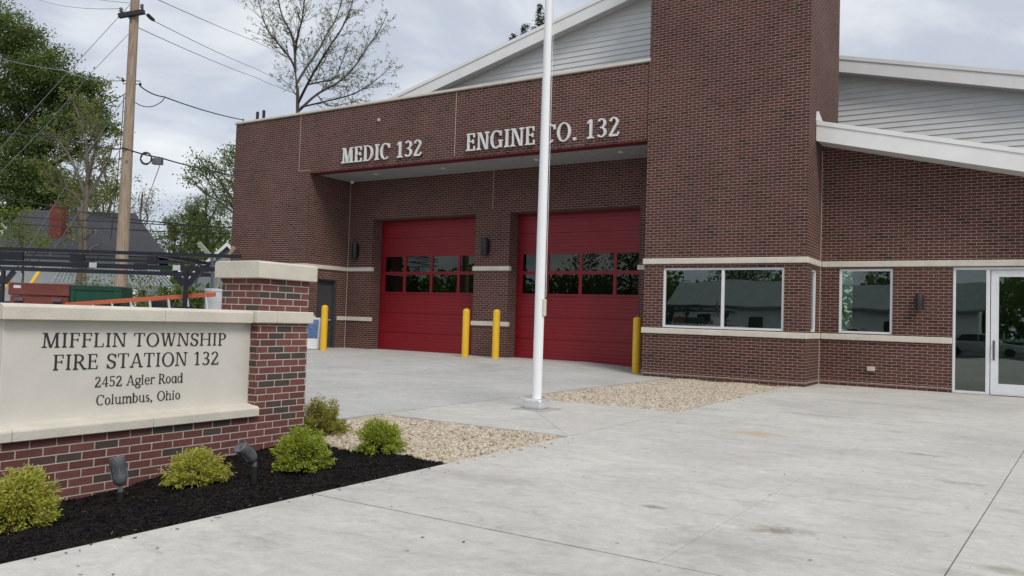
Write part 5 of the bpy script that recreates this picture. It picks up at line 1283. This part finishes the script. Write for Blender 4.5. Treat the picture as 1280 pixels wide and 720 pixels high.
pe0, pe1 = hp(62, 357, hD - 4.5), hp(218, 357, hD - 4.5); pr0, pr1 = hp(75, 334, hD - .8), hp(196, 334, hD - .8); pe0.z = pe1.z = (pe0.z + pe1.z) / 2; pr0.z = pr1.z = (pr0.z + pr1.z) / 2
mb = MB(); nn_ = 60
for i in range(nn_):
    f0, f1 = i / nn_, (i + 1) / nn_; dzz = UPV * (.05 if i % 2 else 0)
    a, b_, c, d = pe0.lerp(pe1, f0), pe0.lerp(pe1, f1), pr0.lerp(pr1, f1), pr0.lerp(pr1, f0)
    mb.add([a + dzz, b_ + dzz, c + dzz, d + dzz], [(0, 1, 2, 3)])
    mb.add([b_, b_ + UPV * .05, c + UPV * .05, c], [(0, 1, 2, 3)])
build('porch_roof', mb, M['metal_roof'], h1)
for f in (.02, .34, .67, .98):
    p_ = pe0.lerp(pe1, f) + FWD * .2; mb = MB(); mb.obox((p_.x, p_.y, (G0 + p_.z) / 2), RIGHT * .07, FWD * .07, UPV * ((p_.z - G0) / 2)); build('porch_post', mb, M['fascia'] if f > .5 else M['tan'], h1)
for f0, f1 in ((.30, .42), (.62, .74), (.86, .93)):
    a, b_ = i0.lerp(i1, f0), i0.lerp(i1, f1); c = a.lerp(b_, .5); mb = MB(); mb.obox((c.x, c.y, 1.4), (b_ - a) * .5, FWD * .03, UPV * .6); build('window', mb, M['dark_void'], h1)
h2 = empty('house', foot(275, 42), 'small blue grey house with a white trimmed gable beside the station', 'house')
pk = at_depth(284, 304, 42); a0 = at_depth(228, 352, 42); wz_ = a0.z; hw = (pk - a0).dot(RIGHT); mb = MB()
cen = Vector((pk.x, pk.y, 0))
def H2(u_, v_, z): q = cen + RIGHT * u_ + FWD * v_; return (q.x, q.y, z)
zbk = pk.z - (hw - .35) / hw * (pk.z - wz_)
mb.add([H2(-hw + .35, .3, G0), H2(hw - .35, .3, G0), H2(hw - .35, .3, zbk), H2(0, .3, pk.z - .05), H2(-hw + .35, .3, zbk), H2(-hw + .35, 9, G0), H2(hw - .35, 9, G0), H2(hw - .35, 9, zbk), H2(0, 9, pk.z - .05), H2(-hw + .35, 9, zbk)], [(0, 1, 2, 3, 4), (9, 8, 7, 6, 5), (0, 4, 9, 5), (1, 6, 7, 2)]); build('wall', mb, M['house_blue'], h2)
mb = MB(); mb.add([H2(0, 0, pk.z + .08), H2(-hw, 0, wz_ + .02), H2(-hw, 9.3, wz_ + .02), H2(0, 9.3, pk.z + .08), H2(hw, 0, wz_ + .02), H2(hw, 9.3, wz_ + .02)], [(0, 1, 2, 3), (0, 3, 5, 4)]); rf = build('roof', mb, M['slate'], h2)
mb = MB()
for s_ in (-1, 1): mb.add([H2(0, -.02, pk.z + .06), H2(s_ * hw, -.02, wz_), H2(s_ * hw, -.02, wz_ - .2), H2(0, -.02, pk.z - .16), H2(0, .05, pk.z + .06), H2(s_ * hw, .05, wz_), H2(s_ * hw, .05, wz_ - .2), H2(0, .05, pk.z - .16)], [(0, 1, 2, 3), (4, 7, 6, 5), (0, 4, 5, 1), (3, 2, 6, 7)])
build('fascia', mb, M['fascia'], rf)
for u0, u1, z0, z1 in ((-1.0, -.3, 1.0, 2.1), (.6, 1.3, 1.0, 2.1)):
    mb = MB(); mb.add([H2(u0, .28, z0), H2(u1, .28, z0), H2(u1, .28, z1), H2(u0, .28, z1), H2(u0, .35, z0), H2(u1, .35, z0), H2(u1, .35, z1), H2(u0, .35, z1)], [(0, 1, 2, 3), (0, 4, 5, 1), (2, 6, 7, 3), (1, 5, 6, 2), (0, 3, 7, 4)]); build('window', mb, M['dark_void'], h2)

# ------------------------------------------------------------------ pickup truck with a ladder rack, and its load
TB = EYEV + FWD * 11.75 + RIGHT * (-5.0); TB.z = -0.06
tk = empty('pickup_truck', TB, 'white work pickup truck with a black overhead ladder rack, mostly hidden by the sign', 'truck')
def T(u_, v_, z): return TB + RIGHT * u_ + FWD * v_ + UPV * (z + 0.06)
def tb(mb, u0, u1, v0, v1, z0, z1): return mb.obox(T((u0 + u1) / 2, (v0 + v1) / 2, (z0 + z1) / 2), RIGHT * abs(u1 - u0) / 2, FWD * abs(v1 - v0) / 2, UPV * (z1 - z0) / 2)
mb = MB()
tb(mb, -3.10, 1.60, -.98, -.88, .50, 1.29); tb(mb, -3.10, 1.60, .88, .98, .50, 1.29); tb(mb, 1.56, 1.64, -.87, .87, .55, 1.27); tb(mb, -3.06, 1.555, -.875, .875, .75, .84); tb(mb, -3.12, -3.07, -.87, .87, .55, 1.33)
build('cargo_bed', mb, M['truck_white'], tk, bevel=.03, seg=2)
def prof(pts, v0, v1):
    m_ = MB(); n = len(pts); v = [T(u_, v0, z) for (u_, z) in pts] + [T(u_, v1, z) for (u_, z) in pts]
    return m_.add(v, [tuple(range(n)), tuple(range(2 * n - 1, n - 1, -1))] + [(i, (i + 1) % n, (i + 1) % n + n, i + n) for i in range(n)])
cab = build('cab', prof([(-3.15, .50), (-3.15, 1.12), (-3.26, 1.74), (-3.45, 1.80), (-4.45, 1.80), (-4.65, 1.74), (-5.20, 1.18), (-6.35, 1.08), (-6.52, .95), (-6.55, .50)], -.95, .95), M['truck_white'], tk, bevel=.05, seg=3)
for s_ in (-1, 1):
    mb = prof([(-3.35, 1.17), (-3.40, 1.66), (-3.95, 1.68), (-3.95, 1.17)], s_ * .951, s_ * .957); mb2 = prof([(-4.05, 1.17), (-4.05, 1.68), (-4.52, 1.67), (-4.96, 1.2)], s_ * .951, s_ * .957)
    build('side_window', merge(mb, mb2), M['dark_void'], cab)
    mb = prof([(-6.545, .78), (-6.545, .95), (-6.35, .98), (-6.3, .78)], s_ * .55, s_ * .9); build('headlight', mb, M['alu'], cab)
mb = MB(); v = [T(-5.16, -.80, 1.22), T(-5.16, .80, 1.22), T(-4.70, .72, 1.72), T(-4.70, -.72, 1.72)]; nrm = (v[1] - v[0]).cross(v[2] - v[0]).normalized()
if nrm.dot(RIGHT) > 0: nrm = -nrm
mb.add([p_ + nrm * .02 for p_ in v] + [p_ - nrm * .01 for p_ in v], [(0, 1, 2, 3), (7, 6, 5, 4), (0, 4, 5, 1), (1, 5, 6, 2), (2, 6, 7, 3), (3, 7, 4, 0)]); build('windscreen', mb, M['dark_void'], cab)
for u_ in (-5.55, .35):
    for s_ in (-1, 1):
        c = T(u_, s_ * .84, .38); mb = MB(); mb.lathe(c, [(.20, -.11), (.33, -.12), (.38, -.08), (.38, .08), (.33, .12), (.20, .11)], 28, axis=FWD); wh = build('wheel', mb, M['rubber'], tk, smooth=True)
        mb = MB(); mb.lathe(c + FWD * s_ * .06, [(.06, -.01), (.19, -.01), (.20, .02), (.06, .05)] if s_ > 0 else [(.06, -.05), (.20, -.02), (.19, .01), (.06, .01)], 20, axis=FWD); build('rim', mb, M['alu'], wh)
mb = MB(); tb(mb, 1.66, 1.78, -.9, .9, .42, .60); build('bumper', mb, M['grey_cast'], tk, bevel=.02)
# rack
mb = MB()
for v_ in (-.92, .92):
    e_ = 1.34
    tb(mb, -5.3, e_, v_ - .022, v_ + .022, 1.992, 2.04); tb(mb, -5.3, e_ - .27, v_ - .026, v_ + .026, 1.80, 1.862)
    for (u0, u1) in ((-1.93, -1.58), (-.95, -.76), (.09, .22)): tb(mb, u0, u1, v_ - .02, v_ + .02, 1.872, 1.983)
    for u_ in (-3.0, .62):
        tb(mb, u_ - .024, u_ + .024, v_ - .024, v_ + .024, 1.29, 1.798)
        mb.obox(T(u_ + .10, v_, 1.70), (RIGHT * .75 + UPV) * .095, FWD * .02, (UPV * .75 - RIGHT) * .03); mb.obox(T(u_ - .10, v_, 1.70), (RIGHT * -.75 + UPV) * .095, FWD * .02, (UPV * .75 + RIGHT) * .03)
        tb(mb, u_ - .13, u_ + .13, v_ - .05, v_ + .05, 1.285, 1.32)
for u_ in (-5.2, -3.9, .15): tb(mb, u_ - .03, u_ + .03, -.885, .885, 1.99, 2.04)
build('ladder_rack', mb, M['rack'], tk)
mb = MB()
for u_ in (-.62, .50): tb(mb, u_ - .05, u_ + .05, -.965, -.955, 1.80, 1.87)
build('tie_ring', mb, M['alu'], tk)
def load(name, lab, cat, mats, fn, **kw):
    mb = MB(); fn(mb); c = Vector(mb.v[0]); return tag(build(name, mb, M[mats], origin=tuple(c), **kw), lab, cat)
bx1 = empty('toolbox', T(-1.46, -.35, .86), 'rust red steel toolbox in the truck bed', 'toolbox', 'toolboxes in the truck bed')
mb = MB(); tb(mb, -1.86, -1.06, -.72, -.30, .845, 1.40); build('body', mb, M['rust_box'], bx1, bevel=.012)
mb = MB(); tb(mb, -1.88, -1.045, -.74, -.28, 1.405, 1.575); build('lid', mb, M['rust_box'], bx1, bevel=.012)
for u_ in (-1.72, -1.20):
    mb = MB(); tb(mb, u_ - .06, u_ + .06, -.755, -.721, 1.33, 1.37); build('latch', mb, M['grey_cast'], bx1)
mb = MB(); tb(mb, -1.80, -1.70, -.746, -.7405, 1.50, 1.54); build('label_plate', mb, M['white'], bx1)
bx2 = empty('toolbox', T(-.7, -.35, .86), 'dark green steel toolbox in the truck bed, right of the rust red one', 'toolbox', 'toolboxes in the truck bed')
mb = MB(); tb(mb, -1.03, -.34, -.72, -.38, .845, 1.565); build('body', mb, M['green_box'], bx2, bevel=.012)
mb = MB(); tb(mb, -1.03, -.34, -.735, -.721, 1.50, 1.56); tb(mb, -1.03, -.97, -.735, -.721, 1.0, 1.499); tb(mb, -.44, -.34, -.735, -.721, 1.0, 1.499); build('door_frame', mb, M['green_box'], bx2, bevel=.004)
ld = empty('ladder', T(-.9, -.76, 1.2), 'orange fibreglass ladder with pale rungs lying on edge in the truck bed', 'ladder')
def Lp(f, low): p_ = T(-1.05, -.80, 1.29).lerp(T(.98, -.80, 1.50), f); return p_ - UPV * (.40 if low else 0) + RIGHT * (.06 if low else 0)
for low in (0, 1):
    mb = MB(); a, b_ = Lp(0, low), Lp(1, low); mb.obox((a + b_) / 2, (b_ - a) / 2, FWD * .016, UPV * .030); build('rail', mb, M['orange'], ld, bevel=.004)
for i in range(8):
    f = .06 + .125 * i; mb = MB(); mb.tube([Lp(f, 0), Lp(f, 1)], .017, 8); build('rung', mb, M['alu'], ld)
bn = T(.79, -.35, .845)
mb = MB(); mb.lathe(bn, [(.105, 0), (.118, .70), (.128, .705), (.128, .74), (.118, .742)], 28)
tag(build('plastic_bin', mb, M['white'], origin=tuple(bn), smooth=True), 'tall white plastic bin at the back of the truck bed', 'bin')
pdl = empty('long_paddle', bn, 'long handled tool with a pale green blade standing in the white bin', 'tool')
mb = MB(); a, b_ = bn + UPV * .05, at_depth(265.5, 318, 11.3); mb.tube([a, b_], .022, 10); build('shaft', mb, M['grey_cast'], pdl)
mb = MB(); a, b_ = at_depth(248, 303, 11.1), at_depth(268, 326, 11.35); dr = (b_ - a); mb.obox((a + b_) / 2, dr / 2, dr.cross(FWD).normalized() * .032, FWD * .008); build('blade', mb, M['pale_green'], pdl, bevel=.006)
mb = MB(); a, b_ = at_depth(293, 309, 11.5), at_depth(281, 326, 11.5); mb.tube([b_ - UPV * .6 - RIGHT * .15, b_, a], [.016, .016, .03], 8); tag(build('tool_handle', mb, M['tan'], origin=tuple(b_)), 'tan wooden tool handle sticking up behind the sign pillar', 'tool')
mb = MB(); a = T(1.06, -.915, 1.83); mb.tube([a, a + RIGHT * .13], .042, 12); tag(build('marker_cloth', mb, M['navy'], origin=tuple(a)), 'blue cloth wrapped on the end of the rack tube', 'cloth')
c = T(.02, -.3, .845); mb = MB(); mb.lathe(c, [(.16, 0), (.16, .40), (.15, .47), (.12, .53), (.07, .57), (.02, .585)], 24); tag(build('rubber_bucket', mb, M['rubber'], origin=tuple(c), smooth=True), 'dark domed rubber bucket behind the ladder rungs', 'bucket')

# ------------------------------------------------------------------ folding notice board by the service door
nb = at_z(386, 438, gz(-18, 17)); nb.z = gz(nb.x, nb.y)
no = empty('notice_board', nb, 'white folding board with a blue picture standing behind the sign pillar', 'notice board')
M['print'] = paint('printed_picture', (0.10, 0.17, 0.36), 0.4, var=0.6, scale=4)
lean = FWD * .16
mb = MB(); mb.obox(nb + UPV * .52 + lean * .5, RIGHT * .30, FWD * .012, UPV * .50 + lean * .5); build('front_panel', mb, M['trim_white'], no, bevel=.004)
mb = MB(); mb.obox(nb + UPV * .66 + lean * .62 - FWD * .019, RIGHT * .25, FWD * .003, UPV * .30 + lean * .3); build('picture', mb, M['print'], no)
mb = MB(); mb.obox(nb + UPV * .5 + FWD * .42, RIGHT * .30, FWD * .012, UPV * .48 - FWD * .22); build('rear_panel', mb, M['fascia'], no, bevel=.004)

# ------------------------------------------------------------------ across the street, seen in the glass
h3 = empty('house', (-14.0, -36, G0), 'long white house with a grey roof across the street, mirrored in the station windows', 'house')
mb = MB(); mb.box(-27, -3, -41, -33, G0, 3.1); build('wall', mb, M['fascia'], h3)
mb = MB(); mb.prism([(-32.4, 2.95), (-37, 5.2), (-41.6, 2.95), (-41.6, 3.1), (-37, 5.4), (-32.4, 3.1)], 'x', -27.5, -2.5); build('roof', mb, M['metal_roof'], h3)
for x in (-24.5, -20, -15, -9.5, -6):
    mb = MB(); mb.box(x, x + 1.3, -33.0, -32.96, .9, 2.2); build('window', mb, M['dark_void'], h3)
for (x, y, h, lab) in ((-32, -30, 9, 'leafy tree left of the white house across the street'), (3, -36, 10, 'leafy tree right of the white house across the street'), (-25, -47, 11, 'leafy tree behind the left end of the white house across the street'), (-10, -47, 13, 'tall leafy tree behind the middle of the white house across the street')):
    crown_tree((x, y, G0), [((x + random.gauss(0, 1.6), y + random.gauss(0, 1.6), h * random.uniform(.4, .95)), (1.9, 1.9, 1.5), 60) for _ in range(9)], (x, y, h * .8), .3, M['leaf_dark'], M['bark'], lab, lsize=.26, spray=9, spread=.4, group='trees across the street')

# cars parked across the street, mirrored in the glass
M['silver'] = paint('silver_car_paint', (0.50, 0.51, 0.53), 0.25, metal=0.4, var=0.03)
M['maroon'] = paint('maroon_car_paint', (0.17, 0.012, 0.02), 0.25, var=0.05)
for cx_, cyy, col, lab in ((-15.5, -13.2, 'maroon', 'maroon saloon car parked across the street'), (-8.6, -13.0, 'truck_white', 'white saloon car parked across the street'), (-1.8, -13.1, 'silver', 'silver saloon car parked across the street')):
    base = Vector((cx_, cyy, -0.05)); cr_ = empty('parked_car', base, lab, 'car', 'cars parked across the street')
    def PX(pts, v0, v1):
        m_ = MB(); n = len(pts); v = [base + Vector((u_, v0, z)) for (u_, z) in pts] + [base + Vector((u_, v1, z)) for (u_, z) in pts]
        return m_.add(v, [tuple(range(n)), tuple(range(2 * n - 1, n - 1, -1))] + [(i, (i + 1) % n, (i + 1) % n + n, i + n) for i in range(n)])
    bd = build('body', merge(PX([(-2.25, .28), (2.25, .28), (2.30, .55), (2.22, .82), (1.15, .93), (-1.55, .95), (-2.22, .88), (-2.30, .6)], -.86, .86), PX([(-1.62, .93), (-1.05, 1.40), (.25, 1.43), (1.15, .92)], -.72, .72)), M[col], cr_, bevel=.06, seg=3, smooth=True)
    for s_ in (-1, 1):
        build('side_window', PX([(-1.36, .98), (-.98, 1.33), (-.33, 1.36), (-.33, .98)], s_ * .722, s_ * .728), M['dark_void'], bd)
        build('side_window', PX([(-.27, .98), (-.27, 1.36), (.22, 1.36), (.92, .98)], s_ * .722, s_ * .728), M['dark_void'], bd)
        for u_ in (-1.38, 1.42):
            mb = MB(); mb.lathe(base + Vector((u_, s_ * .78, .31)), [(.17, -.09), (.28, -.10), (.31, -.06), (.31, .06), (.28, .10), (.17, .09)], 24, axis=(0, 1, 0)); build('wheel', mb, M['rubber'], cr_, smooth=True)
    mb = MB(); mb.obox(base + Vector((.73, 0, 1.18)), (.40, 0, -.23), (0, .62, 0), (.008, 0, .014)); mb.obox(base + Vector((-1.34, 0, 1.17)), (.25, 0, .205), (0, .60, 0), (-.011, 0, .014)); build('windscreen', mb, M['dark_void'], bd)
